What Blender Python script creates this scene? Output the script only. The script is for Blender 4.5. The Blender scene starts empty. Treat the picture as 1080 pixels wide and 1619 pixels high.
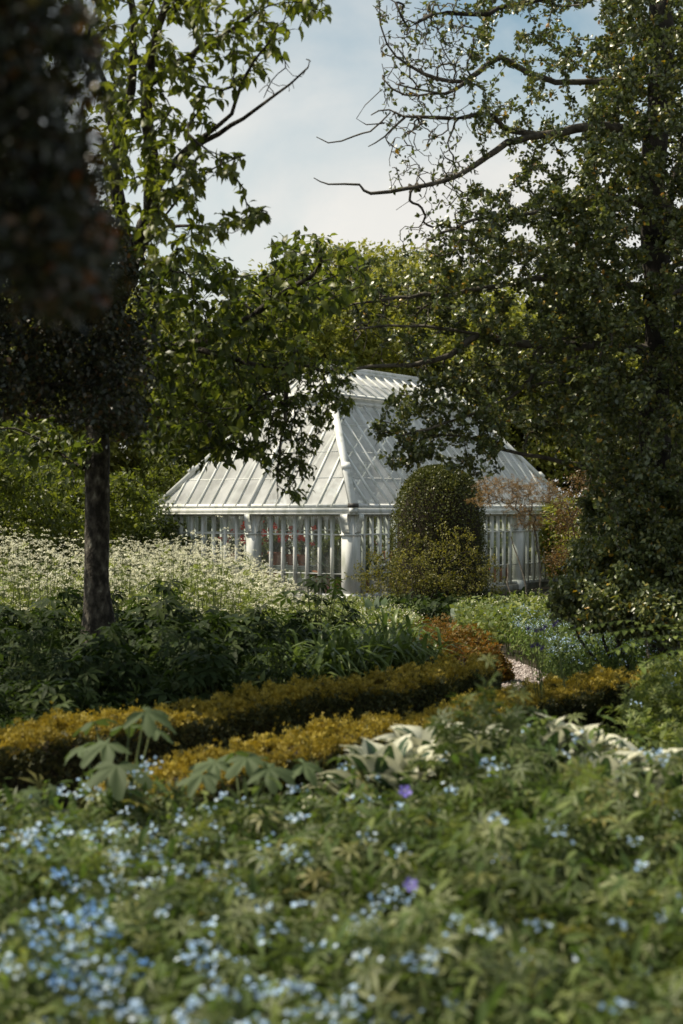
import bpy, math, random
import numpy as np
from mathutils import Vector, Matrix

rng = np.random.default_rng(7)
random.seed(7)
SC = bpy.context.scene
COL = SC.collection
H, F = 1.7, 2250.0            # eye height; focal length in photo pixels (1080x1619)
R = math.radians


def P(px, py, d):
    """photo pixel at distance d -> world point"""
    return np.array([(px - 540) / F * d, d, H - (py - 809.5) / F * d])


def gz(x, y):
    """ground height"""
    t = np.clip((np.asarray(y, float) - 13) / 17, 0, 1)
    return -0.45 * t * t * (3 - 2 * t)


# ---------------------------------------------------------------- meshes
def link(o, parent=None):
    COL.objects.link(o)
    if parent is not None:
        o.parent = parent
    return o


def build(name, V, faces, mats, parent=None, mi=None, smooth=False, world=True):
    """faces: list of int arrays (n,3) / (n,4). world=True: V is in world space, parent only translates."""
    V = np.asarray(V, np.float32)
    if parent is not None and world:
        off = np.array(parent.location)
        pp = parent.parent
        while pp is not None:
            off = off + np.array(pp.location)
            pp = pp.parent
        V = V - off.astype(np.float32)
    me = bpy.data.meshes.new(name)
    faces = [np.asarray(f, np.int32) for f in faces if len(f)]
    nl = sum(f.size for f in faces)
    npoly = sum(len(f) for f in faces)
    me.vertices.add(len(V))
    me.vertices.foreach_set('co', V.ravel())
    me.loops.add(nl)
    me.loops.foreach_set('vertex_index', np.concatenate([f.ravel() for f in faces]))
    me.polygons.add(npoly)
    tot = np.concatenate([np.full(len(f), f.shape[1], np.int32) for f in faces])
    st = np.concatenate([[0], np.cumsum(tot)[:-1]]).astype(np.int32)
    me.polygons.foreach_set('loop_start', st)
    try:
        me.polygons.foreach_set('loop_total', tot)
    except Exception:
        pass
    if not isinstance(mats, (list, tuple)):
        mats = [mats]
    for m in mats:
        me.materials.append(m)
    if mi is not None:
        me.polygons.foreach_set('material_index', np.asarray(mi, np.int32))
    if smooth:
        me.polygons.foreach_set('use_smooth', np.ones(npoly, bool))
    me.update(calc_edges=True)
    return link(bpy.data.objects.new(name, me), parent)


def tag(o, label=None, cat=None, group=None, kind=None):
    if label: o['label'] = label
    if cat: o['category'] = cat
    if group: o['group'] = group
    if kind: o['kind'] = kind
    return o


def thing(name, label, cat, loc, group=None, rz=0.0):
    o = bpy.data.objects.new(name, None)
    o.empty_display_size = 0.2
    o.location = loc
    o.rotation_euler = (0, 0, rz)
    link(o)
    return tag(o, label, cat, group)


def copy_tree(o, loc, rz=0.0, s=1.0, label=None, parent=None):
    c = o.copy()
    COL.objects.link(c)
    if parent is not None:
        c.parent = parent
    else:
        c.location = loc
        c.rotation_euler = (0, 0, rz)
        c.scale = (s, s, s)
        if label: c['label'] = label
    for ch in list(o.children):
        copy_tree(ch, None, parent=c)
    return c


class MB:
    def __init__(self):
        self.V, self.Q, self.T, self.n = [], [], [], 0

    def add(self, V, Q=(), T=()):
        V = np.asarray(V, float).reshape(-1, 3)
        if len(Q): self.Q.append(np.asarray(Q, int) + self.n)
        if len(T): self.T.append(np.asarray(T, int) + self.n)
        self.V.append(V)
        self.n += len(V)

    def box(self, a, b):
        (x0, y0, z0), (x1, y1, z1) = a, b
        self.add([(x0, y0, z0), (x1, y0, z0), (x1, y1, z0), (x0, y1, z0), (x0, y0, z1), (x1, y0, z1), (x1, y1, z1), (x0, y1, z1)],
                 [(0, 3, 2, 1), (4, 5, 6, 7), (0, 1, 5, 4), (1, 2, 6, 5), (2, 3, 7, 6), (3, 0, 4, 7)])

    def bar(self, p0, p1, w, h, up=(0, 0, 1)):
        p0, p1, up = np.array(p0, float), np.array(p1, float), np.array(up, float)
        d = p1 - p0
        d /= np.linalg.norm(d)
        s = np.cross(d, up); s /= np.linalg.norm(s)
        n = np.cross(s, d)
        c = [s * w / 2 + n * h / 2, -s * w / 2 + n * h / 2, -s * w / 2 - n * h / 2, s * w / 2 - n * h / 2]
        self.add([p0 + q for q in c] + [p1 + q for q in c],
                 [(0, 1, 2, 3), (7, 6, 5, 4), (0, 4, 5, 1), (1, 5, 6, 2), (2, 6, 7, 3), (3, 7, 4, 0)])

    def quad(self, a, b, c, d):
        self.add([a, b, c, d], [(0, 1, 2, 3)])

    def lathe(self, prof, c=(0, 0, 0), n=20):
        c = np.array(c, float)
        V, Q = [], []
        for r, z in prof:
            for k in range(n):
                t = 2 * math.pi * k / n
                V.append(c + np.array([r * math.cos(t), r * math.sin(t), z]))
        for i in range(len(prof) - 1):
            for k in range(n):
                k2 = (k + 1) % n
                Q.append((i * n + k, i * n + k2, (i + 1) * n + k2, (i + 1) * n + k))
        self.add(V, Q)

    def out(self, name, mat, parent=None, world=True, smooth=False):
        V = np.concatenate(self.V)
        f = []
        if self.Q: f.append(np.concatenate(self.Q))
        if self.T: f.append(np.concatenate(self.T))
        return build(name, V, f, mat, parent, world=world, smooth=smooth)


def nrm(a):
    return a / np.maximum(np.linalg.norm(a, axis=-1, keepdims=True), 1e-9)


def tubes(paths, sides=5):
    """paths: list of (pts(n,3), radii(n)) -> V, [quads]"""
    V, Q, n0 = [], [], 0
    ang = np.arange(sides) * 2 * math.pi / sides
    ca, sa = np.cos(ang)[None, :, None], np.sin(ang)[None, :, None]
    for p, r in paths:
        p = np.asarray(p, float); r = np.asarray(r, float)
        n = len(p)
        if n < 2: continue
        t = nrm(np.gradient(p, axis=0))
        ref = np.array([0.31, 0.17, 0.94]) if abs(t[0, 2]) < .8 else np.array([.94, .2, .1])
        s = nrm(np.cross(t, ref)); u = np.cross(s, t)
        ring = p[:, None, :] + r[:, None, None] * (ca * s[:, None, :] + sa * u[:, None, :])
        V.append(ring.reshape(-1, 3))
        i = np.arange(n - 1)[:, None] * sides
        k = np.arange(sides)[None, :]
        k2 = (k + 1) % sides
        Q.append(np.stack([i + k, i + k2, i + sides + k2, i + sides + k], -1).reshape(-1, 4) + n0)
        n0 += n * sides
    return np.concatenate(V), [np.concatenate(Q)]


def smooth_path(pts, step=0.12, jit=0.0, rg=rng):
    pts = np.asarray(pts, float)
    n = len(pts)
    out = []
    ext = np.vstack([2 * pts[0] - pts[1], pts, 2 * pts[-1] - pts[-2]])
    for i in range(n - 1):
        a, b, c, d = ext[i:i + 4]
        k = max(2, int(np.linalg.norm(c - b) / step))
        t = (np.arange(k) / k)[:, None]
        out.append(.5 * ((2 * b) + (-a + c) * t + (2 * a - 5 * b + 4 * c - d) * t ** 2 + (-a + 3 * b - 3 * c + d) * t ** 3))
    out.append(pts[-1:])
    out = np.concatenate(out)
    if jit:
        nz = rg.normal(0, jit, out.shape)
        nz[0] = 0
        out = out + nz
    return out


# ---------------------------------------------------------------- leaf templates (x along leaf, y across, z up)
def T_small(w=.27, f=.07):
    return (np.array([(0, 0, 0), (.45, w, f), (1, 0, 0), (.45, -w, f)]), [np.array([(0, 2, 1), (0, 3, 2)])], None)


def T_ovate(w=.27, f=.06, droop=.16):
    V = np.array([(0, 0, 0), (.3, 0, .02), (.68, 0, -.04), (1, 0, -droop),
                  (.28, w, .02 + f), (.62, w * .82, -.02 + f), (.28, -w, .02 + f), (.62, -w * .82, -.02 + f)])
    T = np.array([(0, 1, 4), (2, 3, 5), (0, 6, 1), (2, 7, 3)])
    Q = np.array([(1, 2, 5, 4), (6, 7, 2, 1)])
    return (V, [T, Q], None)


def T_palm(n=5, span=230, w=.16, inner=.2, droop=.15, low=.7):
    V = [(0, 0, 0)]
    T = []
    for i in range(n):
        a = R(-span / 2 + span * i / (n - 1))
        l = 1 - (1 - low) * abs(2 * i / (n - 1) - 1) ** 1.3
        c, s = math.cos(a), math.sin(a)
        m = .55 * l
        b = len(V)
        V += [(l * c, l * s, -droop * l), (m * c - w * s, m * s + w * c, .02), (m * c + w * s, m * s - w * c, .02), (m * c, m * s, -.035)]
        T += [(0, b + 3, b + 1), (b + 3, b, b + 1), (0, b + 2, b + 3), (b + 3, b + 2, b)]
    return (np.array(V), [np.array(T)], None)


def T_disc(k=6, cup=.12):
    a = np.arange(k) * 2 * math.pi / k
    V = np.concatenate([[(0, 0, 0)], np.stack([.5 * np.cos(a), .5 * np.sin(a), np.full(k, cup)], 1)])
    T = np.array([(0, 1 + i, 1 + (i + 1) % k) for i in range(k)])
    return (V, [T], None)


def T_sprig(n=5, w=.13):
    """a shoot of narrow leaflets"""
    V, T = [], []
    for i in range(n):
        a = R(-65 + 130 * i / (n - 1))
        c, s = math.cos(a), math.sin(a)
        b = len(V)
        x0 = .12
        l = 1 - .25 * abs(2 * i / (n - 1) - 1)
        z = .25 * math.sin(i * 2.4)
        V += [(x0 * c, x0 * s, 0), (l * .55 * c - w * s, l * .55 * s + w * c, z * .6 + .04), (l * c, l * s, z), (l * .55 * c + w * s, l * .55 * s - w * c, z * .6 + .04)]
        T += [(b, b + 2, b + 1), (b, b + 3, b + 2)]
    return (np.array(V), [np.array(T)], None)


def T_hosta():
    rows = [(0, .02, 0), (.1, .27, .03), (.3, .4, .1), (.5, .38, .13), (.7, .26, .11), (.87, .11, .04), (1, .0, -.06)]
    cols = [-1, -.42, 0, .42, 1]
    V = []
    for x, w, z in rows:
        for c in cols:
            V.append((x - (.1 * abs(c) if x < .2 else 0), c * w, z + .13 * abs(c) ** 1.5 * (w / .42) + .04 * c * math.sin(9 * x + 1)))
    Q, M = [], []
    for i in range(len(rows) - 1):
        for k in range(4):
            Q.append((i * 5 + k, (i + 1) * 5 + k, (i + 1) * 5 + k + 1, i * 5 + k + 1))
            M.append(0 if (k in (1, 2) and i < 5) else 1)
    return (np.array(V), [np.array(Q)[:, ::-1]], np.array(M))


def scatter(tpl, pos, xd, nm, sc, wid=None):
    """place a template at pos with x axis xd and normal near nm"""
    TV, TF, TM = tpl
    pos = np.asarray(pos, float); M = len(pos)
    X = nrm(np.asarray(xd, float))
    N = np.asarray(nm, float)
    N = N - (N * X).sum(1, keepdims=True) * X
    N = nrm(N)
    Y = np.cross(N, X)
    sc = np.broadcast_to(np.asarray(sc, float), (M,))[:, None, None]
    wy = 1.0 if wid is None else np.asarray(wid)[:, None, None]
    V = pos[:, None, :] + sc * (TV[None, :, 0:1] * X[:, None, :] + wy * TV[None, :, 1:2] * Y[:, None, :] + TV[None, :, 2:3] * N[:, None, :])
    nv = len(TV)
    off = (np.arange(M) * nv)[:, None, None]
    Fs = [(f[None] + off).reshape(-1, f.shape[1]) for f in TF]
    mi = None
    if TM is not None:
        mi = np.tile(TM, M)
    return V.reshape(-1, 3), Fs, mi


def join(parts):
    """parts: list of (V, faces list, matindex) -> V, faces, mi"""
    V, byk, n = [], {}, 0
    for v, fs, m in parts:
        for f in fs:
            byk.setdefault(f.shape[1], []).append((f + n, np.full(len(f), m)))
        V.append(v)
        n += len(v)
    faces = [np.concatenate([a for a, b in L]) for L in byk.values()]
    mi = np.concatenate([np.concatenate([b for a, b in L]) for L in byk.values()])
    return np.concatenate(V), faces, mi


def randu(n, rg=rng):
    return nrm(rg.normal(size=(n, 3)))


# ---------------------------------------------------------------- materials
def newmat(name):
    m = bpy.data.materials.new(name)
    m.use_nodes = True
    nt = m.node_tree
    nt.nodes.clear()
    out = nt.nodes.new('ShaderNodeOutputMaterial')
    return m, nt, out


def leaf_mat(name, cols, rough=.5, trans=.35, tint=(1.5, 1.7, .8), spec=.3, gain=1.0, vs=1.6):
    m, nt, out = newmat(name)
    N, L = nt.nodes.new, nt.links.new
    g = N('ShaderNodeNewGeometry')
    cr = N('ShaderNodeValToRGB')
    el = cr.color_ramp.elements
    while len(el) < len(cols): el.new(.5)
    for e, (p, c) in zip(el, cols):
        e.position = p
        e.color = (*[min(.86, q * gain) for q in c], 1)
    L(g.outputs['Random Per Island'], cr.inputs[0])
    # younger and older shoots differ a little in tone
    tc = N('ShaderNodeTexCoord')
    nz = N('ShaderNodeTexNoise'); nz.inputs['Scale'].default_value = vs; nz.inputs['Detail'].default_value = 3
    L(tc.outputs['Object'], nz.inputs[0])
    mr = N('ShaderNodeMapRange')
    mr.inputs[1].default_value, mr.inputs[2].default_value = .3, .7
    mr.inputs[3].default_value, mr.inputs[4].default_value = .7, 1.25
    L(nz.outputs[0], mr.inputs[0])
    hs = N('ShaderNodeHueSaturation')
    L(mr.outputs[0], hs.inputs['Value']); L(cr.outputs[0], hs.inputs['Color'])
    pb = N('ShaderNodeBsdfPrincipled')
    pb.inputs['Roughness'].default_value = rough
    pb.inputs['Specular IOR Level'].default_value = spec
    L(hs.outputs[0], pb.inputs['Base Color'])
    mx = N('ShaderNodeMix'); mx.data_type = 'RGBA'; mx.blend_type = 'MULTIPLY'
    mx.inputs[0].default_value = 1
    L(hs.outputs[0], mx.inputs[6])
    mx.inputs[7].default_value = (*tint, 1)
    tr = N('ShaderNodeBsdfTranslucent')
    L(mx.outputs[2], tr.inputs[0])
    ms = N('ShaderNodeMixShader')
    ms.inputs[0].default_value = trans
    L(pb.outputs[0], ms.inputs[1]); L(tr.outputs[0], ms.inputs[2])
    L(ms.outputs[0], out.inputs[0])
    return m


def noise_mat(name, c1, c2, scale=8, rough=.8, bump=.3, bscale=None, c3=None, spec=.3, stretch=(1, 1, 1), dist=.02, lo=.35, hi=.65):
    m, nt, out = newmat(name)
    N, L = nt.nodes.new, nt.links.new
    tc = N('ShaderNodeTexCoord')
    mp = N('ShaderNodeMapping')
    mp.inputs['Scale'].default_value = stretch
    L(tc.outputs['Object'], mp.inputs[0])
    nz = N('ShaderNodeTexNoise')
    nz.inputs['Scale'].default_value = scale
    nz.inputs['Detail'].default_value = 8
    L(mp.outputs[0], nz.inputs[0])
    cr = N('ShaderNodeValToRGB')
    el = cr.color_ramp.elements
    el[0].position, el[1].position = lo, hi
    el[0].color, el[1].color = (*c1, 1), (*c2, 1)
    if c3:
        e = el.new(min(.95, hi + .12)); e.color = (*c3, 1)
    L(nz.outputs[0], cr.inputs[0])
    pb = N('ShaderNodeBsdfPrincipled')
    pb.inputs['Roughness'].default_value = rough
    pb.inputs['Specular IOR Level'].default_value = spec
    L(cr.outputs[0], pb.inputs['Base Color'])
    if bump:
        n2 = N('ShaderNodeTexNoise')
        n2.inputs['Scale'].default_value = bscale or scale * 3
        n2.inputs['Detail'].default_value = 6
        L(mp.outputs[0], n2.inputs[0])
        bp = N('ShaderNodeBump')
        bp.inputs['Strength'].default_value = bump
        bp.inputs['Distance'].default_value = dist
        L(n2.outputs[0], bp.inputs['Height'])
        L(bp.outputs[0], pb.inputs['Normal'])
    L(pb.outputs[0], out.inputs[0])
    return m


def glass_mat(name, dust, dustcol=(.75, .77, .76), rough=.03, ior=1.5):
    m, nt, out = newmat(name)
    N, L = nt.nodes.new, nt.links.new
    tp = N('ShaderNodeBsdfTransparent'); tp.inputs[0].default_value = (.86, .9, .88, 1)
    gl = N('ShaderNodeBsdfGlossy'); gl.inputs['Roughness'].default_value = rough
    # Schlick reflectance that is the same from both sides of the pane
    lw = N('ShaderNodeLayerWeight'); lw.inputs[0].default_value = .5
    pw = N('ShaderNodeMath'); pw.operation = 'POWER'; pw.inputs[1].default_value = 5
    L(lw.outputs['Facing'], pw.inputs[0])
    fr = N('ShaderNodeMath'); fr.operation = 'MULTIPLY_ADD'
    r0 = ((ior - 1) / (ior + 1)) ** 2 * 2
    fr.inputs[1].default_value = 1 - r0; fr.inputs[2].default_value = r0
    L(pw.outputs[0], fr.inputs[0])
    m1 = N('ShaderNodeMixShader')
    L(fr.outputs[0], m1.inputs[0]); L(tp.outputs[0], m1.inputs[1]); L(gl.outputs[0], m1.inputs[2])
    df = N('ShaderNodeBsdfDiffuse'); df.inputs[0].default_value = (*dustcol, 1)
    tc = N('ShaderNodeTexCoord')
    nz = N('ShaderNodeTexNoise'); nz.inputs['Scale'].default_value = 1.7; nz.inputs['Detail'].default_value = 6
    L(tc.outputs['Object'], nz.inputs[0])
    mr = N('ShaderNodeMapRange')
    mr.inputs[1].default_value = .3; mr.inputs[2].default_value = .7
    mr.inputs[3].default_value = dust * .6; mr.inputs[4].default_value = dust * 1.4
    L(nz.outputs[0], mr.inputs[0])
    m2 = N('ShaderNodeMixShader')
    L(mr.outputs[0], m2.inputs[0]); L(m1.outputs[0], m2.inputs[1]); L(df.outputs[0], m2.inputs[2])
    L(m2.outputs[0], out.inputs[0])
    return m


M = {}
M['cornel'] = leaf_mat('cornel_leaf', [(0, (.055, .071, .015)), (.5, (.088, .106, .02)), (1, (.13, .142, .028))], .45, .42, (1.7, 1.75, .7), gain=1.1)
M['cornel_dark'] = leaf_mat('cornel_deep_leaf', [(0, (.03, .042, .012)), (.6, (.052, .066, .016)), (1, (.1, .11, .02))], .42, .38, (1.6, 1.7, .7), gain=1.6)
M['holly'] = leaf_mat('holly_leaf', [(0, (.034, .047, .019)), (.55, (.064, .078, .028)), (.9, (.11, .12, .036)), (.978, (.15, .13, .03)), (.99, (.28, .18, .02)), (1, (.28, .14, .02))], .36, .22, (1.5, 1.6, .7), .7, gain=1.6)
M['darkleaf'] = leaf_mat('dark_leaf', [(0, (.014, .02, .01)), (.75, (.028, .034, .015)), (.94, (.055, .042, .018)), (1, (.12, .06, .018))], .36, .28, (1.5, 1.3, .8), .5)
M['redleaf'] = leaf_mat('dark_red_leaf', [(0, (.03, .026, .013)), (.5, (.09, .05, .018)), (1, (.28, .09, .025))], .4, .25, (1.7, 1.1, .8), .5)
M['wood_a'] = leaf_mat('wood_leaf', [(0, (.06, .07, .016)), (.5, (.09, .098, .02)), (1, (.14, .14, .03))], .55, .35, (1.6, 1.6, .7), gain=2.1)
M['wood_b'] = leaf_mat('pale_wood_leaf', [(0, (.09, .1, .024)), (.5, (.13, .135, .03)), (1, (.18, .175, .045))], .55, .38, (1.5, 1.5, .7), gain=1.75)
M['box'] = leaf_mat('box_leaf', [(0, (.036, .046, .011)), (.6, (.065, .074, .015)), (1, (.13, .13, .024))], .38, .2, (1.5, 1.5, .6))
M['loose'] = leaf_mat('loose_leaf', [(0, (.06, .065, .012)), (.6, (.1, .095, .018)), (1, (.15, .13, .026))], .5, .3, (1.5, 1.5, .6), gain=1.5)
M['copper'] = leaf_mat('copper_leaf', [(0, (.13, .095, .045)), (.5, (.19, .13, .055)), (1, (.27, .2, .09))], .5, .4, (1.5, 1.2, .9))
M['bronze'] = leaf_mat('bronze_leaf', [(0, (.07, .048, .02)), (.6, (.11, .075, .028)), (1, (.17, .115, .04))], .4, .3, (1.6, 1.2, .8))
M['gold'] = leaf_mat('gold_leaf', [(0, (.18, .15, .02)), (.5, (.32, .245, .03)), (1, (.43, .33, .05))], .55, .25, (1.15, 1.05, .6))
M['olive'] = leaf_mat('olive_leaf', [(0, (.022, .03, .009)), (.6, (.042, .05, .013)), (1, (.1, .09, .02))], .55, .12, (1.3, 1.25, .6))  # hedge sides: olive leaf colour, with the shade of the faces put in
M['rust'] = leaf_mat('rust_leaf', [(0, (.09, .085, .016)), (.5, (.17, .12, .02)), (.88, (.23, .13, .024)), (1, (.28, .1, .03))], .5, .3, (1.4, 1.1, .6))
M['perennial'] = leaf_mat('perennial_leaf', [(0, (.02, .034, .012)), (.6, (.034, .052, .017)), (1, (.062, .085, .026))], .6, .28, (1.5, 1.7, .7), .12, gain=0.95)
M['strap'] = leaf_mat('strap_leaf', [(0, (.05, .075, .024)), (1, (.1, .13, .04))], .35, .3, (1.5, 1.6, .8), gain=1.45)
M['cranes'] = leaf_mat('cranesbill_leaf', [(0, (.065, .088, .032)), (.5, (.108, .135, .05)), (.9, (.17, .19, .075)), (1, (.23, .2, .06))], .5, .28, (1.4, 1.6, .65), .3, gain=1)
M['cranes_d'] = leaf_mat('cranesbill_deep_leaf', [(0, (.035, .058, .02)), (.6, (.068, .095, .03)), (1, (.13, .15, .048))], .5, .28, (1.4, 1.6, .65), .25, gain=1.05)
M['fmn_leaf'] = leaf_mat('forget_me_not_leaf', [(0, (.05, .08, .025)), (.6, (.085, .12, .038)), (1, (.14, .17, .055))], .65, .3, (1.4, 1.6, .7), .12, gain=1.15)
M['fmn'] = leaf_mat('forget_me_not_petal', [(0, (.25, .4, .62)), (.5, (.4, .55, .74)), (1, (.6, .7, .8))], .6, .25, (1.1, 1.1, 1.1))
M['fmn_deep'] = leaf_mat('deep_blue_petal', [(0, (.1, .24, .54)), (.6, (.2, .37, .66)), (1, (.36, .52, .76))], .6, .25, (1.1, 1.1, 1.1))
M['white_petal'] = leaf_mat('umbel_petal', [(0, (.62, .61, .42)), (.5, (.76, .74, .56)), (1, (.84, .82, .68))], .6, .3, (1.05, 1.05, .95))
M['parsley'] = leaf_mat('parsley_leaf', [(0, (.09, .12, .03)), (1, (.18, .21, .06))], .6, .35, (1.4, 1.4, .7), gain=1.3)
M['ground_leaf'] = leaf_mat('ground_cover_leaf', [(0, (.07, .1, .028)), (.6, (.12, .15, .04)), (1, (.2, .22, .07))], .5, .3, (1.5, 1.5, .7), gain=1.15)
M['silver'] = leaf_mat('silver_leaf', [(0, (.1, .13, .085)), (1, (.2, .25, .18))], .5, .25, (1.3, 1.4, 1.0))
M['hosta_g'] = leaf_mat('hosta_green', [(0, (.03, .06, .03)), (1, (.05, .085, .04))], .45, .2, (1.5, 1.6, .8))
M['hosta_w'] = leaf_mat('hosta_cream', [(0, (.5, .5, .37)), (1, (.68, .67, .54))], .5, .25, (1.05, 1.05, .9))
M['rodg'] = leaf_mat('lobed_leaf', [(0, (.05, .075, .03)), (1, (.09, .125, .052))], .7, .3, (1.4, 1.5, .7), gain=1)
M['seal'] = leaf_mat('arching_leaf', [(0, (.1, .14, .03)), (1, (.17, .21, .05))], .5, .38, (1.4, 1.5, .7), gain=1.15)
M['violet'] = leaf_mat('violet_petal', [(0, (.17, .13, .58)), (1, (.3, .24, .75))], .5, .3, (1.2, 1.1, 1.2))
M['purple'] = leaf_mat('purple_petal', [(0, (.035, .025, .14)), (1, (.08, .05, .24))], .5, .3, (1.2, 1.1, 1.2))
M['eye'] = leaf_mat('petal_eye', [(0, (.7, .68, .7)), (1, (.8, .8, .8))], .5, .2, (1, 1, 1))
M['red'] = leaf_mat('red_petal', [(0, (.5, .02, .012)), (1, (.75, .06, .02))], .5, .3, (1.2, 1, .9))
M['agave'] = leaf_mat('agave_leaf', [(0, (.04, .065, .04)), (1, (.08, .11, .07))], .5, .1, (1.2, 1.3, .9))
M['stem'] = noise_mat('green_stem', (.05, .075, .02), (.1, .12, .04), 20, .6, 0)
M['bark'] = noise_mat('mottled_bark', (.02, .017, .013), (.085, .074, .058), 16, .95, 1.0, 45, (.22, .21, .17), stretch=(1, 1, .6), dist=.03, lo=.42, hi=.6)
M['bark_dark'] = noise_mat('dark_bark', (.02, .017, .014), (.055, .047, .038), 12, .9, .7, 40, (.12, .115, .09), stretch=(1, 1, .6))
M['bark_holly'] = noise_mat('holly_bark', (.045, .038, .03), (.13, .115, .09), 14, .85, .5, 40, (.2, .19, .14))
M['soil'] = noise_mat('garden_soil', (.018, .014, .009), (.045, .035, .022), 6, .95, .6, 30, (.04, .045, .015))
M['gravel'] = noise_mat('pink_gravel', (.13, .1, .09), (.42, .36, .34), 60, .9, 1.0, 70, (.55, .5, .48), dist=.012, lo=.3, hi=.6)
M['twig_core'] = noise_mat('hedge_twigs', (.012, .009, .005), (.03, .022, .01), 30, .95, .8, 60)
M['white'] = noise_mat('weathered_white_paint', (.4, .42, .36), (.66, .67, .65), 5, .55, .12, 40, spec=.3, stretch=(1, 1, .35), lo=.28, hi=.52)
M['render'] = noise_mat('lichened_render', (.16, .16, .13), (.36, .36, .33), 5, .9, .3)
M['terracotta'] = noise_mat('terracotta', (.3, .1, .045), (.45, .17, .08), 9, .8, .2)
M['lead'] = noise_mat('dark_lead', (.03, .03, .03), (.07, .065, .06), 8, .6, .2)
M['timber'] = noise_mat('bench_timber', (.2, .17, .13), (.36, .32, .26), 5, .8, .3, stretch=(1, 8, 8))
M['paving'] = noise_mat('stone_paving', (.14, .13, .11), (.24, .22, .19), 3, .9, .4)
M['glass_wall'] = glass_mat('wall_glass', .06)
M['glass_roof'] = glass_mat('roof_glass', .42, (.72, .73, .72), rough=.9)

# ---------------------------------------------------------------- setting: ground, path
def ground():
    xs = np.unique(np.concatenate([np.linspace(-12, 14, 90), np.linspace(-400, 400, 41)]))
    ys = np.unique(np.concatenate([np.linspace(-6, 36, 150), np.linspace(-60, 900, 49)]))
    X, Y = np.meshgrid(xs, ys)
    V = np.stack([X, Y, gz(X, Y)], -1).reshape(-1, 3)
    nx, ny = len(xs), len(ys)
    i = (np.arange(ny - 1)[:, None] * nx + np.arange(nx - 1)[None, :]).ravel()
    build('ground', V, [np.stack([i, i + 1, i + nx + 1, i + nx], 1)], M['soil'], smooth=True)['kind'] = 'structure'


ground()


def ribbon(name, line, width, dz, mat):
    p = smooth_path(line, .3)
    t = nrm(np.gradient(p, axis=0))
    s = np.stack([t[:, 1], -t[:, 0], 0 * t[:, 0]], 1)
    n = len(p)
    cols = np.linspace(-.5, .5, 7)
    V = (p[:, None, :] + s[:, None, :] * cols[None, :, None] * width)
    V[:, :, 2] = gz(V[:, :, 0], V[:, :, 1]) + dz
    V = V.reshape(-1, 3)
    i = (np.arange(n - 1)[:, None] * 7 + np.arange(6)[None, :]).ravel()
    return build(name, V, [np.stack([i, i + 1, i + 8, i + 7], 1)], mat)


tag(ribbon('gravel_path', [(-4.5, 5.2, 0), (-2.4, 7.1, 0), (-.8, 8.75, 0), (.6, 9.95, 0), (1.45, 11.4, 0), (1.7, 13.6, 0), (1.55, 16.5, 0), (1.1, 20, 0), (.4, 25, 0)], .95, .02, M['gravel']), kind='structure')
# loose stones on the gravel
gp = smooth_path([(.9, 10.4, 0), (1.45, 11.4, 0), (1.7, 13.6, 0), (1.55, 16.5, 0)], .1)
idx = rng.integers(0, len(gp), 5000)
pp = gp[idx] + np.stack([rng.uniform(-.48, .48, 5000), rng.uniform(-.1, .1, 5000), 0 * idx], 1)
pp[:, 2] = gz(pp[:, 0], pp[:, 1]) + .022
stone = (np.array([(.5, 0, 0), (0, .5, 0), (-.5, 0, 0), (0, -.5, 0), (0, 0, .45), (0, 0, -.3)]),
         [np.array([(0, 1, 4), (1, 2, 4), (2, 3, 4), (3, 0, 4), (1, 0, 5), (2, 1, 5), (3, 2, 5), (0, 3, 5)])], None)
M['stone'] = leaf_mat('gravel_stone', [(0, (.14, .11, .1)), (.5, (.34, .29, .27)), (1, (.6, .55, .53))], .85, 0)
V, fs, _ = scatter(stone, pp, rng.normal(size=(5000, 3)), rng.normal(0, .3, (5000, 3)) + (0, 0, 1), rng.uniform(.012, .035, 5000))
tag(build('gravel', V, fs, M['stone']), 'loose pinkish gravel on the path between the golden hedges', 'gravel', kind='stuff')


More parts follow.
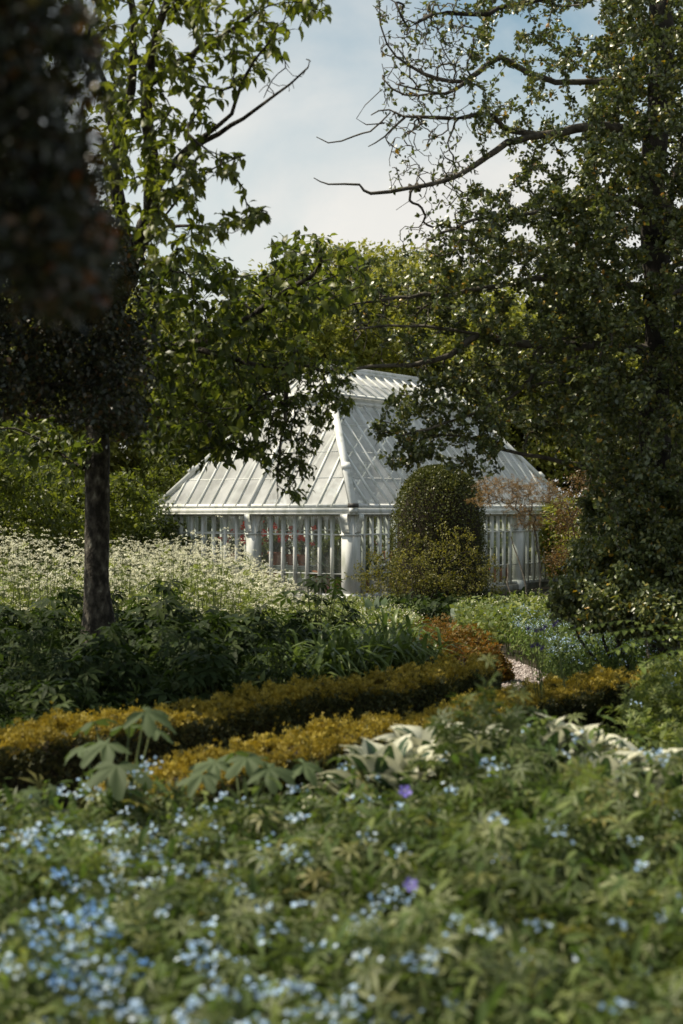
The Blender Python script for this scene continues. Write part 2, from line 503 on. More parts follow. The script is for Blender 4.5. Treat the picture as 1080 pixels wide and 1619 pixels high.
# ---------------------------------------------------------------- trees
class Skel:
    def __init__(self, seed):
        self.p, self.par, self.minr, self.rg = [], [], [], np.random.default_rng(seed)

    def limb(self, pts, parent=None, r0=None, r1=None, step=.12, jit=.008):
        q = smooth_path(pts, step, jit, self.rg)
        if parent is None and self.p:
            A = np.array(self.p)
            parent = int(((A - q[0]) ** 2).sum(1).argmin())
        start = len(self.p)
        rr = np.linspace(r0 or 0, r1 if r1 is not None else (r0 or 0), len(q))
        for i, a in enumerate(q):
            self.p.append(a)
            self.par.append((parent if parent is not None else -1) if i == 0 else len(self.p) - 2)
            self.minr.append(rr[i])
        return start

    def grow(self, T, step=.1, curve=.35, wig=.02, tip=.35, maxlen=1.2, up=0.0):
        """connect targets to the nearest part of the skeleton; returns twig points with directions"""
        rg = self.rg
        A = np.array(self.p)
        d0 = np.array([((A - t) ** 2).sum(1).min() for t in T])
        tw = []
        cap = len(self.p) + 40 * len(T)
        B = np.zeros((cap, 3)); n = len(self.p); B[:n] = A
        for t in np.array(T)[np.argsort(d0)]:
            dd = ((B[:n] - t) ** 2).sum(1)
            j = int(dd.argmin())
            a = B[j]
            L = math.sqrt(dd[j])
            if L < .02: continue
            pj = self.par[j]
            pd = a - B[pj] if pj >= 0 else np.array([0, 0, 1.])
            ln = np.linalg.norm(pd); pd = pd / ln if ln > 1e-6 else np.array([0, 0, 1.])
            c = a + (pd * curve + rg.normal(0, .12, 3) + (0, 0, up)) * L + (t - a) * .25
            k = max(2, min(30, int(L / step)))
            s = (np.arange(1, k + 1) / k)[:, None]
            q = (1 - s) ** 2 * a + 2 * s * (1 - s) * c + s * s * t + rg.normal(0, wig, (k, 3)) * np.sin(s * 2.6) * min(1, L)
            par = j
            for a2 in q:
                B[n] = a2
                self.p.append(a2); self.par.append(par); self.minr.append(0)
                par = n; n += 1
            full = np.vstack([a, q])
            tw.append(full)
        return tw

    def mesh(self, tipr=.003, power=.5, sides=6, maxr=9):
        n = len(self.p)
        par = np.array(self.par)
        cnt = np.ones(n)
        leaf = np.ones(n, bool)
        leaf[par[par >= 0]] = False
        cnt[~leaf] = 0
        for i in range(n - 1, -1, -1):
            if par[i] >= 0: cnt[par[i]] += cnt[i]
        r = np.minimum(tipr * np.maximum(cnt, 1) ** power, maxr)
        r = np.maximum(r, self.minr)
        for i in range(n):      # never thicker than the parent
            if par[i] >= 0: r[i] = min(r[i], r[par[i]])
        kids = [[] for _ in range(n)]
        for i in range(n):
            if par[i] >= 0: kids[par[i]].append(i)
        P_ = np.array(self.p)
        starts = [(i, -1) for i in range(n) if par[i] < 0]
        paths = []
        while starts:
            i, pr = starts.pop()
            ch = [pr] if pr >= 0 else []
            cur = i
            while True:
                ch.append(cur)
                if not kids[cur]: break
                ks = sorted(kids[cur], key=lambda q: -cnt[q] - 1000 * self.minr[q])
                for q in ks[1:]: starts.append((q, cur))
                cur = ks[0]
            rr = r[ch].copy()
            if pr >= 0: rr[0] = min(rr[0], rr[1] * 1.15)
            paths.append((P_[ch], rr))
        return paths


def twig_leaves(tw, per_m, rg, tip=.4, droop=.25, spread=.6, size=(.08, .11), upn=.8, nmin=3, off=.012):
    pos, xd, nm = [], [], []
    for q in tw:
        seg = np.linalg.norm(np.diff(q, axis=0), axis=1)
        cum = np.concatenate([[0], np.cumsum(seg)])
        L = cum[-1]
        l0 = max(0, L - tip)
        k = max(nmin, int((L - l0) * per_m))
        s = l0 + (L - l0) * rg.uniform(0, 1, k) ** .8
        s[0] = L
        p = np.stack([np.interp(s, cum, q[:, a]) for a in range(3)], 1)
        d = q[-1] - q[max(0, len(q) - 3)]
        d = d / max(np.linalg.norm(d), 1e-6)
        pos.append(p + rg.normal(0, off, p.shape))
        x = d * .45 + rg.normal(0, spread, (k, 3)) + (0, 0, -droop)
        xd.append(x)
        nm.append(rg.normal(0, .45, (k, 3)) + (0, 0, upn))
    pos, xd, nm = map(np.concatenate, (pos, xd, nm))
    return pos, xd, nm, rg.uniform(*size, len(pos))


def inpoly(pts, poly):
    x, y = pts[:, 0], pts[:, 1]
    poly = np.array(poly, float)
    ins = np.zeros(len(pts), bool)
    j = len(poly) - 1
    for i in range(len(poly)):
        xi, yi = poly[i]; xj, yj = poly[j]
        c = ((yi > y) != (yj > y)) & (x < (xj - xi) * (y - yi) / (yj - yi + 1e-9) + xi)
        ins ^= c
        j = i
    return ins


def region(poly, n, d0, d1, rg):
    poly = np.array(poly, float)
    lo, hi = poly.min(0), poly.max(0)
    out = []
    while len(out) < n:
        q = rg.uniform(lo, hi, (n, 2))
        q = q[inpoly(q, poly)]
        out += [P(a, b, rg.uniform(d0, d1)) for a, b in q]
    return np.array(out[:n])


def LP(*pts):
    return [P(*p) for p in pts]


# ---- left tree with wide pointed leaves
def left_tree():
    rg = np.random.default_rng(11)
    base = np.array([P(157, 900, 13)[0], 13, -.02])
    root = thing('broadleaf_tree', 'slender grey-barked tree with wide pointed yellow-green leaves at left, trunk standing in the dark perennials', 'tree', tuple(base))
    S = Skel(11)
    S.limb([base, base + (0, 0, .25), P(156, 985, 13), P(153, 900, 13), P(154, 800, 13), P(155, 690, 13), P(165, 560, 12.8), P(190, 460, 12.3), P(215, 395, 11.8)], r0=.12, r1=.085, jit=.002)
    for k in range(len(S.p)):
        S.minr[k] = max(S.minr[k], .112 + .065 * float(np.clip((1.1 - S.p[k][2]) / .55, 0, 1)) ** 1.5) if S.p[k][2] < 2.3 else S.minr[k]
    lim = [
        (LP((215, 395, 11.8), (236, 340, 11.4), (240, 270, 11), (233, 190, 10.6), (236, 110, 10.3), (252, 40, 10), (285, -60, 9.6)), .075, .02),
        (LP((205, 415, 12), (190, 330, 11.8), (183, 250, 11.5), (203, 170, 11.2), (210, 90, 11), (208, 10, 10.8), (190, -80, 10.6)), .06, .02),
        (LP((238, 330, 11.4), (262, 275, 11), (320, 225, 10.6), (385, 185, 10.3), (430, 150, 10.1), (488, 108, 10)), .035, .006),
        (LP((246, 300, 11.2), (290, 240, 10.8), (345, 200, 10.4), (372, 160, 10.2), (400, 95, 10), (440, 40, 9.9)), .03, .006),
        (LP((183, 250, 11.5), (165, 130, 11.2), (140, 60, 11), (165, 0, 10.8)), .035, .01),
        (LP((240, 130, 10.4), (300, 85, 10.3), (370, 45, 10.2), (430, -5, 10.2)), .03, .008),
        (LP((215, 395, 11.8), (265, 360, 11.6), (330, 358, 11.4), (385, 345, 11.2), (420, 328, 11)), .02, .004),
        (LP((262, 340, 11.3), (300, 290, 11), (350, 262, 10.8), (380, 250, 10.7)), .012, .003),
        (LP((172, 545, 12.7), (235, 548, 12.6), (300, 545, 12.4), (350, 528, 12.2), (400, 502, 12), (440, 470, 11.8), (490, 440, 11.6), (508, 415, 11.5), (500, 385, 11.4)), .06, .01),
        (LP((290, 548, 12.4), (350, 560, 12.2), (410, 580, 12), (470, 575, 11.8), (520, 590, 11.7)), .03, .006),
        (LP((157, 665, 13), (240, 678, 12.8), (300, 672, 12.6), (360, 672, 12.4), (400, 640, 12.2), (450, 610, 12)), .045, .01),
        (LP((300, 672, 12.6), (340, 690, 12.5), (390, 715, 12.4), (440, 720, 12.3)), .018, .004),
        (LP((155, 660, 13), (100, 665, 13), (40, 660, 13), (-60, 640, 13)), .05, .02),
        (LP((155, 715, 13), (130, 740, 13), (60, 690, 13.2), (0, 675, 13.3)), .02, .008),
        (LP((155, 770, 13), (140, 750, 13.1), (118, 735, 13.3)), .014, .005),
        (LP((450, 560, 11.8), (452, 640, 11.7), (440, 720, 11.6), (436, 790, 11.6)), .008, .002),
        (LP((440, 470, 11.8), (500, 450, 11.6), (560, 430, 11.5)), .012, .003),
    ]
    for pts, a, b in lim:
        S.limb(pts, None, a, b)
    ns = len(S.p)
    R1 = [(140, -60), (520, -40), (520, 20), (480, 40), (440, 120), (380, 140), (330, 190), (300, 250), (390, 240), (380, 275), (310, 300), (330, 340), (430, 320), (430, 350), (330, 385), (310, 430), (215, 430), (170, 300), (140, 100)]
    R2 = [(215, 420), (330, 390), (400, 440), (430, 380), (500, 365), (560, 390), (590, 450), (530, 500), (480, 560), (450, 630), (410, 690), (300, 690), (230, 690), (215, 560)]
    R3 = [(425, 560), (560, 560), (560, 640), (510, 690), (490, 780), (470, 800), (440, 770), (425, 740), (390, 720), (430, 660)]
    R4 = [(0, 640), (150, 690), (150, 780), (60, 740), (-60, 700), (-80, 600)]
    R5 = [(225, 680), (400, 660), (420, 730), (380, 740), (300, 740), (230, 720)]
    upper = np.concatenate([region(R1, 430, 9.3, 10.9, rg), region([(-60, -60), (140, -60), (190, 420), (0, 600)], 160, 11, 13.5, rg)])
    t1 = S.grow(upper, .09, .3, .015)
    mid = np.concatenate([region(R2, 740, 11, 13.4, rg), region(R5, 120, 12, 13, rg), region(R4, 150, 12.6, 14, rg)])
    t2 = S.grow(mid, .09, .3, .015)
    t3 = S.grow(region(R3, 400, 11.2, 12.2, rg), .08, .2, .012)
    S.grow(region([(395, 130), (488, 92), (498, 112), (430, 172)], 16, 9.9, 10.5, rg), .06, .3, .02)
    paths = S.mesh(.0028, .42, 6, .16)
    big = [p for p in paths if p[1].max() > .018]
    small = [p for p in paths if p[1].max() <= .018]
    big.sort(key=lambda p: -p[1].max())
    # flare at the foot
    V, f = tubes(big[:1], 12)
    build('trunk', V, f, M['bark'], root, smooth=True)
    for p in big[1:16]:
        V, f = tubes([p], 8)
        build('limb', V, f, M['bark'], root, smooth=True)
    V, f = tubes(big[16:] + small, 4)
    build('twigs', V, f, M['bark_dark'], root)
    a = twig_leaves(t1, 38, rg, .42, .3, .5, (.06, .11), 1.1, 6)
    V, f, _ = scatter(T_ovate(.25, .06, .2), *a)
    crown = build('crown', V, f, M['cornel'], root)
    b = twig_leaves(t2, 34, rg, .42, .35, .55, (.06, .12), .9, 5)
    V, f, _ = scatter(T_ovate(.26, .05, .2), *b)
    build('lower_foliage', V, f, M['cornel_dark'], root)
    c = twig_leaves(t3, 50, rg, .4, .45, .5, (.035, .065), .6, 7)
    V, f, _ = scatter(T_ovate(.24, .05, .2), *c)
    build('hanging_foliage', V, f, M['cornel_dark'], root)
    return root


left_tree()


# ---- holly on the right
PW, regionW = P, region


def holly():
    rg = np.random.default_rng(23)
    DH = 1.4                                  # distance of the trunk beyond the 12 m used in the limb lists
    P = lambda a_, b_, d_: PW(a_, b_, d_ + DH)
    LP = lambda *q: [P(*w) for w in q]
    region = lambda poly, n, d0, d1, g: regionW(poly, n, d0 + DH, d1 + DH, g)
    base = np.array([P(1042, 960, 12)[0], 12 + DH, -.02])
    root = thing('holly_tree', 'tall glossy dark holly with gnarled, partly bare branches filling the right side', 'tree', tuple(base))
    S = Skel(23)
    S.limb([base, P(1048, 1000, 12), P(1042, 900, 12), P(1040, 780, 12), P(1034, 650, 12), P(1042, 520, 12), P(1036, 400, 12), P(1030, 300, 12), P(1040, 200, 12), P(1046, 60, 12), P(1040, -120, 12)], r0=.165, r1=.1)
    lim = [
        (LP((1036, 215, 12), (950, 200, 11.9), (860, 215, 11.7), (803, 227, 11.5), (753, 261, 11.4), (703, 285, 11.3), (646, 298, 11.2), (586, 307, 11.1), (567, 293, 11.1), (520, 291, 11), (497, 282, 11)), .055, .004),
        (LP((860, 215, 11.7), (797, 205, 11.5), (778, 180, 11.4), (709, 186, 11.3), (640, 184, 11.2), (614, 173, 11.2), (585, 180, 11.1)), .03, .005),
        (LP((640, 186, 11.2), (608, 217, 11.2), (580, 231, 11.1)), .012, .004),
        (LP((617, 178, 11.2), (586, 205, 11.2), (560, 215, 11.2), (520, 226, 11.2), (500, 215, 11.2)), .013, .004),
        (LP((608, 195, 11.2), (563, 188, 11.1), (604, 140, 11.1)), .006, .003),
        (LP((1038, 120, 12), (940, 130, 11.8), (860, 125, 11.7), (794, 91, 11.6), (756, 113, 11.5), (734, 132, 11.4), (706, 148, 11.3), (627, 135, 11.2)), .035, .005),
        (LP((734, 129, 11.4), (671, 118, 11.3), (611, 71, 11.2), (598, 6, 11.1), (590, -30, 11.1)), .009, .003),
        (LP((706, 148, 11.3), (640, 150, 11.3), (606, 125, 11.3)), .007, .003),
        (LP((1042, 0, 12), (940, -20, 11.8), (835, 2, 11.6), (788, 14, 11.5), (753, 22, 11.4), (684, 22, 11.3), (644, 42, 11.2), (624, 3, 11.2), (600, -5, 11.2)), .04, .004),
        (LP((1040, 560, 12), (1003, 550, 11.9), (930, 548, 11.8), (860, 545, 11.6), (796, 541, 11.5), (762, 529, 11.4), (690, 570, 11.3), (608, 579, 11.2), (545, 583, 11.1), (520, 575, 11)), .06, .008),
        (LP((1036, 450, 12), (960, 455, 11.9), (880, 440, 11.7), (800, 450, 11.5), (719, 464, 11.4), (647, 469, 11.3), (560, 480, 11.2), (520, 500, 11.1)), .045, .006),
        (LP((762, 529, 11.4), (700, 520, 11.3), (640, 515, 11.2), (560, 520, 11.2)), .016, .004),
        (LP((1040, 770, 12), (960, 748, 11.9), (897, 733, 11.7), (791, 709, 11.5), (740, 690, 11.4), (680, 690, 11.3)), .035, .006),
        (LP((860, 545, 11.6), (830, 610, 11.4), (760, 650, 11.2), (700, 670, 11.1), (630, 690, 11)), .02, .005),
        (LP((1036, 330, 12), (960, 310, 11.8), (890, 330, 11.6), (820, 340, 11.4), (740, 350, 11.3), (680, 380, 11.2)), .035, .006),
        (LP((1040, 650, 12), (1000, 600, 12), (960, 570, 11.8), (907, 567, 11.5), (849, 577, 11.2)), .03, .01),
        (LP((1040, 840, 12), (980, 850, 11.7), (930, 880, 11.4), (880, 900, 11.2)), .025, .006),
        (LP((1036, 420, 12), (1060, 300, 12.2), (1090, 200, 12.4)), .05, .02),
        (LP((1036, 480, 12), (1100, 440, 12.2), (1180, 420, 12.4)), .05, .02),
    ]
    for pts, a, b in lim:
        S.limb(pts, None, a, b, jit=.007)
    # bare twiggy ends
    bare = np.concatenate([region([(590, 0), (720, 0), (760, 60), (720, 160), (720, 300), (640, 305), (600, 190), (600, 60)], 560, 11, 11.8, rg),
                           region([(540, 440), (700, 440), (700, 590), (540, 580)], 150, 11, 11.8, rg),
                           region([(610, 250), (760, 250), (740, 400), (640, 400)], 80, 11, 11.8, rg)])
    tb = S.grow(bare, .09, .12, .01)
    R1 = [(730, -60), (1160, -60), (1200, 960), (1060, 975), (980, 960), (940, 910), (930, 800), (900, 740), (850, 690), (800, 660), (700, 640), (700, 600), (760, 560), (740, 450), (680, 420), (690, 360), (780, 270), (740, 180), (760, 60)]
    R1b = [(960, -60), (1200, -60), (1200, 975), (1060, 975), (960, 960), (950, 880), (920, 700), (850, 520), (860, 400), (930, 250)]
    R2 = [(640, 0), (760, 0), (800, 200), (720, 330), (640, 400), (620, 380), (700, 300), (700, 200), (620, 140)]
    R3 = [(600, 640), (700, 590), (800, 640), (790, 740), (740, 760), (690, 720), (640, 745), (590, 720), (585, 670)]
    R4 = [(560, 400), (700, 400), (760, 560), (700, 620), (620, 560), (560, 500)]
    tl = S.grow(np.concatenate([region(R1, 1200, 10.6, 13.2, rg), region([(680, 420), (760, 350), (880, 290), (960, 320), (960, 700), (860, 700), (800, 660), (720, 600), (720, 540), (660, 480)], 430, 10.8, 12.6, rg), region(R1b, 2500, 10.6, 13.8, rg)]), .09, .3, .02)
    tl += S.grow(np.concatenate([region(R3, 150, 10.9, 11.9, rg), region(R4, 110, 11, 12.3, rg)]), .08, .3, .02)
    ts = S.grow(region(R2, 150, 11, 12, rg), .08, .3, .02)
    paths = S.mesh(.0034, .42, 6, .15)
    paths.sort(key=lambda p: -p[1].max())
    V, f = tubes(paths[:1], 12)
    build('trunk', V, f, M['bark_dark'], root, smooth=True)
    for p in paths[1:18]:
        V, f = tubes([p], 7)
        build('limb', V, f, M['bark_holly'], root, smooth=True)
    V, f = tubes(paths[18:], 4)
    build('twigs', V, f, M['bark_holly'], root)
    a = twig_leaves(tl, 95, rg, .42, .05, .6, (.036, .06), .55, 30, .022)
    b = twig_leaves(ts + tb[::4], 22, rg, .25, .1, .7, (.036, .058), .7, 3)
    a = [np.concatenate(q) for q in zip(a, b)]
    V, f, _ = scatter(T_ovate(.32, .07, -.05), *a)
    build('crown', V, f, M['holly'], root)


holly()


def cloud_tree(name, label, cat, base, blobs, n, size, mat, trunk_r=.12, bark='bark_dark', group=None, seed=1, tpl=None, stems=1, shell=.75, up=.7, droop=.2, targets=120, stem_top=None, clump=.17, out=1.0):
    """tree or shrub: stems, boughs into leaf clumps. blobs: list of (centre xyz, radii xyz)"""
    rg = np.random.default_rng(seed)
    base = np.array(base, float)
    root = thing(name, label, cat, tuple(base), group)
    B = [(np.array(c, float), np.array(r, float)) for c, r in blobs]
    vol = np.array([r.prod() ** .67 for c, r in B]); vol /= vol.sum()
    S = Skel(seed)
    cen = sum(c * v for (c, r), v in zip(B, vol))
    for k in range(stems):
        off = rg.normal(0, .12, 3) * (stems > 1); off[2] = 0
        top = (stem_top if stem_top is not None else cen) + rg.normal(0, .3, 3) * (stems > 1)
        S.limb(([base, base + off * .8 + (0, 0, .12)] if k else [base]) + [base * .55 + top * .45 + off * 2 + rg.normal(0, .05, 3), top], None if k else None, trunk_r, trunk_r * .5, step=.2)
    pts, nrmv = [], []
    for (c, r), v in zip(B, vol):
        m = max(8, int(targets * v))
        u = randu(m, rg)
        pts.append(c + u * r * rg.uniform(shell, 1, (m, 1)) ** .6 * np.where(rg.uniform(size=(m, 1)) < .2, out, 1))
    pts = np.concatenate(pts)
    pts = pts[pts[:, 2] > base[2] + .1]
    tw = S.grow(pts, .2, .35, .03)
    paths = S.mesh(max(.003, trunk_r * .07), .4, 6, trunk_r)
    paths.sort(key=lambda p: -p[1].max())
    V, f = tubes(paths[:stems], 9)
    build('trunk' if cat == 'tree' else 'stems', V, f, M[bark], root, smooth=True)
    V, f = tubes(paths[stems:], 4)
    build('branches', V, f, M[bark], root)
    # leaf clumps round each branch end
    per = max(3, n // len(pts))
    cs = np.repeat(pts, per, 0)
    rr = np.repeat(np.concatenate([np.full(max(8, int(targets * v)), r.mean()) for (c, r), v in zip(B, vol)])[:len(pts)], per)
    g = rg.normal(0, 1, cs.shape) * (rr * clump)[:, None] * (1, 1, .75)
    pos = cs + g
    pos = pos[pos[:, 2] > base[2] + .02]
    k = len(pos)
    xd = rg.normal(0, .6, (k, 3)) + (0, 0, -droop) + (pos - cen) * .25 / np.linalg.norm(pos - cen, axis=1, keepdims=True)
    nm = rg.normal(0, .45, (k, 3)) + (0, 0, up)
    V, f, _ = scatter(tpl or T_small(), pos, xd, nm, rg.uniform(size[0], size[1], k))
    build('crown' if cat == 'tree' else 'foliage', V, f, M[mat], root)
    return root


# ---- dark tree close at left (blurred) and the darker small-leaved tree behind it
def dark_near():
    rg = np.random.default_rng(31)
    root = thing('dark_evergreen', 'very dark evergreen with reddish leaf edges overhanging the top left, blurred and closest', 'tree', (-1.75, 2.7, 0))
    S = Skel(31)
    S.limb([(-1.75, 2.7, -.02), (-1.7, 2.7, .9), (-1.6, 2.65, 1.9), (-1.4, 2.6, 3.0)], r0=.09, r1=.05)
    S.limb([(-1.6, 2.65, 1.9), (-1.1, 2.6, 2.3), (-.65, 2.55, 2.55)], None, .03, .008)
    S.limb([(-1.5, 2.6, 2.5), (-1.0, 2.55, 2.75), (-.6, 2.5, 2.9)], None, .025, .008)
    poly = [(-500, -250), (105, -250), (122, -60), (132, 60), (158, 160), (160, 330), (168, 420), (150, 475), (60, 480), (-120, 520), (-500, 560)]
    T = region(poly, 900, 2.3, 3.05, rg)
    tw = S.grow(T, .06, .3, .01)
    paths = S.mesh(.0016, .42, 5, .09)
    paths.sort(key=lambda p: -p[1].max())
    V, f = tubes(paths[:1], 10)
    build('trunk', V, f, M['bark_dark'], root, smooth=True)
    V, f = tubes(paths[1:], 4)
    build('branches', V, f, M['bark_dark'], root)
    a = twig_leaves(tw, 170, rg, .26, .1, .7, (.02, .034), .6, 34, .025)
    sel = rg.uniform(size=len(a[0])) < .03 + .15 * (((a[0][:, 0] / a[0][:, 1] * F + 540) > 125))
    V, f, _ = scatter(T_ovate(.3, .06, .05), *[q[~sel] for q in a])
    build('crown', V, f, M['darkleaf'], root)
    V, f, _ = scatter(T_ovate(.3, .06, .05), *[q[sel] for q in a])
    build('red_shoots', V, f, M['redleaf'], root)


dark_near()


def dark_mid():
    rg = np.random.default_rng(37)
    bx = -3.6
    root = thing('dark_evergreen', 'black-green small-leaved evergreen hiding the top of the slender trunk at left', 'tree', (bx, 10.3, 0))
    S = Skel(37)
    S.limb([(bx, 10.3, -.02), (bx + .05, 10.3, 1.2), (bx + .1, 10.3, 2.4), (bx + .4, 10.3, 4.0)], r0=.13, r1=.06)
    S.limb([(bx + .1, 10.3, 2.4), (-2.6, 10.2, 2.6), (-1.6, 10.1, 2.6)], None, .04, .01)
    S.limb([(bx + .15, 10.3, 3.1), (-2.4, 10.2, 3.4), (-1.6, 10.1, 3.4)], None, .035, .01)
    poly = [(-260, 250), (120, 250), (195, 385), (222, 450), (240, 540), (242, 610), (228, 680), (180, 688), (130, 668), (60, 650), (-80, 655), (-260, 640)]
    T = region(poly, 1600, 9.6, 11.2, rg)
    tw = S.grow(T, .09, .3, .015)
    paths = S.mesh(.002, .42, 5, .12)
    paths.sort(key=lambda p: -p[1].max())
    V, f = tubes(paths[:1], 10)
    build('trunk', V, f, M['bark_dark'], root, smooth=True)
    V, f = tubes(paths[1:], 4)
    build('branches', V, f, M['bark_dark'], root)
    a = twig_leaves(tw, 90, rg, .3, .1, .7, (.028, .052), .6, 30, .05)
    V, f, _ = scatter(T_ovate(.3, .06, .05), *a)
    build('crown', V, f, M['darkleaf'], root)


dark_mid()

# ---- woodland behind
def wood_tree(px, d, topy, w, mat, seed, label, n=22000, group='trees of the wood behind the greenhouse'):
    rg = np.random.default_rng(seed)
    x = (px - 540) / F * d
    g = -.45
    top = H - (topy - 809.5) / F * d
    h = top - g
    bl = [((x, d, g + h * .62), (w * .8, w * .8, h * .34))]
    for k in range(11):
        a = k * 2.4
        zz = g + h * rg.uniform(.3, .86)
        rr = w * rg.uniform(.32, .5)
        q = w * rg.uniform(.4, .75)
        bl.append(((x + q * math.cos(a), d + q * math.sin(a), zz), (rr, rr, rr * .85)))
    bl.append(((x + rg.normal(0, .4), d, top - w * .3), (w * .45, w * .45, w * .33)))
    return cloud_tree('woodland_tree', label, 'tree', (x, d, g), bl, n, (.14, .26), mat, .2, 'bark_dark', group, seed, T_small(.3, .06), targets=420, shell=.5)


wood = [
    (330, 52, 500, 3.6, 'wood_a', 'dense green woodland tree behind the left slope of the glass roof'),
    (455, 50, 425, 3.4, 'wood_a', 'rounded woodland tree against the sky directly above the glass roof ridge'),
    (545, 58, 385, 3.6, 'wood_b', 'tallest pale yellow-green woodland tree standing against the open sky'),
    (640, 54, 405, 3.6, 'wood_b', 'pale green woodland tree behind the bare holly twigs above the ridge'),
    (745, 52, 440, 3.8, 'wood_a', 'green woodland tree seen through the middle of the holly'),
    (850, 50, 480, 3.8, 'wood_a', 'green woodland tree behind the far end of the glasshouse'),
    (960, 50, 470, 4.0, 'wood_a', 'green woodland tree glimpsed behind the holly trunk'),
    (1080, 52, 440, 4.0, 'wood_b', 'woodland tree at the right edge behind the holly'),
    (215, 50, 470, 3.6, 'wood_a', 'green woodland tree behind the slender trunk at left'),
    (100, 48, 430, 4.0, 'wood_b', 'woodland tree behind the dark evergreen at left'),
    (-20, 46, 420, 4.0, 'wood_a', 'woodland tree at the left edge of the view'),
    (400, 66, 470, 4.5, 'wood_b', 'pale woodland tree in the back row above the left roof slope'),
    (690, 68, 430, 4.8, 'wood_a', 'dark woodland tree in the back row behind the holly'),
]
for i, (px, d, ty, w, mat, lab) in enumerate(wood):
    wood_tree(px, d, ty, w, mat, 100 + i, lab, 30000 if d < 60 else 20000)

# low shrubs closing the wood edge
under = [(-40, 40, 1.9), (40, 38, 1.7), (120, 41, 2.2), (190, 42, 1.8), (240, 46, 2.0), (300, 47, 2.4), (380, 48, 2.6), (520, 52, 2.6), (640, 54, 2.8), (760, 54, 2.8), (870, 48, 2.6), (940, 40, 2.3), (1010, 36, 2.2), (1090, 34, 2.3)]
first = None
for i, (px, d, h) in enumerate(under):
    x = (px - 540) / F * d
    loc = (x, d, -.45)
    if first is None:
        bl = [((x + dx, d + dy, -.45 + z), (r, r, r * .9)) for dx, dy, z, r in ((0, 0, 1.1, .95), (.8, .2, .8, .75), (-.8, -.1, .85, .75), (.2, .6, 1.5, .6), (-.3, -.5, 1.3, .6))]
        first = cloud_tree('woodland_shrub', 'leafy green shrub along the wood edge behind the garden', 'shrub', loc, bl, 12000, (.09, .17), 'wood_a', .05, group='shrubs along the wood edge', seed=300, stems=3, targets=200, shell=.5)
    else:
        copy_tree(first, loc, i * 1.3, h / 1.9)

# big leaved bright shrubs left, behind the cow parsley
for i, (px, d, zt, w, mat, lab) in enumerate([
        (20, 26, 3.6, 1.5, 'cornel', 'tall bright-leaved shrub with leaning stems at the far left behind the white umbels'),
        (118, 29, 3.4, 1.4, 'cornel', 'bright yellow-green shrub just left of the slender trunk'),
        (215, 36, 3.2, 1.3, 'cornel_dark', 'dark green shrub against the left end of the glasshouse'),
        (300, 44, 4.2, 1.8, 'cornel', 'light-leaved small tree behind the left hip of the glass roof')]):
    x = (px - 540) / F * d
    g = float(gz(0, d))
    rg = np.random.default_rng(400 + i)
    bl = [((x, d, g + zt * .55), (w * .8, w * .7, zt * .3))] + [((x + w * .7 * math.cos(a), d + w * .6 * math.sin(a), g + zt * rg.uniform(.28, .88)), (w * .42, w * .42, w * .4)) for a in np.arange(8) * 2.4]
    cloud_tree('broadleaf_shrub', lab, 'shrub', (x, d, g), bl, 9000, (.08, .14), mat, .035, seed=410 + i, stems=4, targets=240, shell=.45, tpl=T_ovate(.27, .05, .2))

# ---------------------------------------------------------------- greenhouse
GC = np.array([.22, 33.0]); GA = R(55); W, Lg = 5.75, 11.0
FLOOR = -.42
gh = thing('greenhouse', 'white timber Victorian greenhouse with hipped glass roof and raised ridge lantern', 'greenhouse', (GC[0], GC[1], 0), rz=GA)


def side(k, t, s, z):
    """side 0: front (a=0) t along b; 1: right (b=0) t along a; 2: far end; 3: back"""
    return {0: (s, t, z), 1: (t, s, z), 2: (Lg - s, t, z), 3: (t, W - s, z)}[k]


LEN = [W, Lg, W, Lg]
EZ, S0, S1, SL = 1.80, -.2, 1.9, 1.29      # eave height, overhang, inset of the lantern, slope
names = ['hip_end_roof', 'long_roof', 'hip_end_roof', 'long_roof']


def roof(k, s0, s1, z0, slope, nb, bw, laps, name, mainbars=(), bwm=.1):
    Lk = LEN[k]
    n = np.array(side(k, 0, -slope, 1.0)) - np.array(side(k, 0, 0, 0.0))
    n = n / np.linalg.norm(n)
    zz = lambda s: z0 + (s - s0) * slope
    if k == 1: bw = .06
    fr = MB()
    for i in range(nb + 1):
        t = Lk * i / nb
        for off, w in (((0, bw)),):
            e = min(s1, min(t, Lk - t) - .02)
            if e - s0 < .25: continue
            big = any(abs(t - m) < .05 for m in mainbars)
            fr.bar(side(k, t, s0, zz(s0) + .022), side(k, t, e, zz(e) + .022), bwm if big else bw, .075 if big else .05 if k == 1 else .036, n)
    # corner fan bars inside the overhang
    for s in laps:
        fr.bar(side(k, s + .03, s, zz(s) + .006), side(k, Lk - s - .03, s, zz(s) + .006), .016, .012, n)
    for s, h in ((s0 + .03, .05), (s1 - .04, .1)):
        fr.bar(side(k, s + .05, s, zz(s) + .01), side(k, Lk - s - .05, s, zz(s) + .01), .07 if s < s1 - .2 else .1, h, n)
    f = fr.out(name, M['white'], gh, world=False)
    g = MB()
    g.quad(side(k, s0, s0, zz(s0)), side(k, Lk - s0, s0, zz(s0)), side(k, Lk - s1, s1, zz(s1)), side(k, s1, s1, zz(s1)))
    g.out('glazing', M['glass_roof'], f, world=False)
    return f


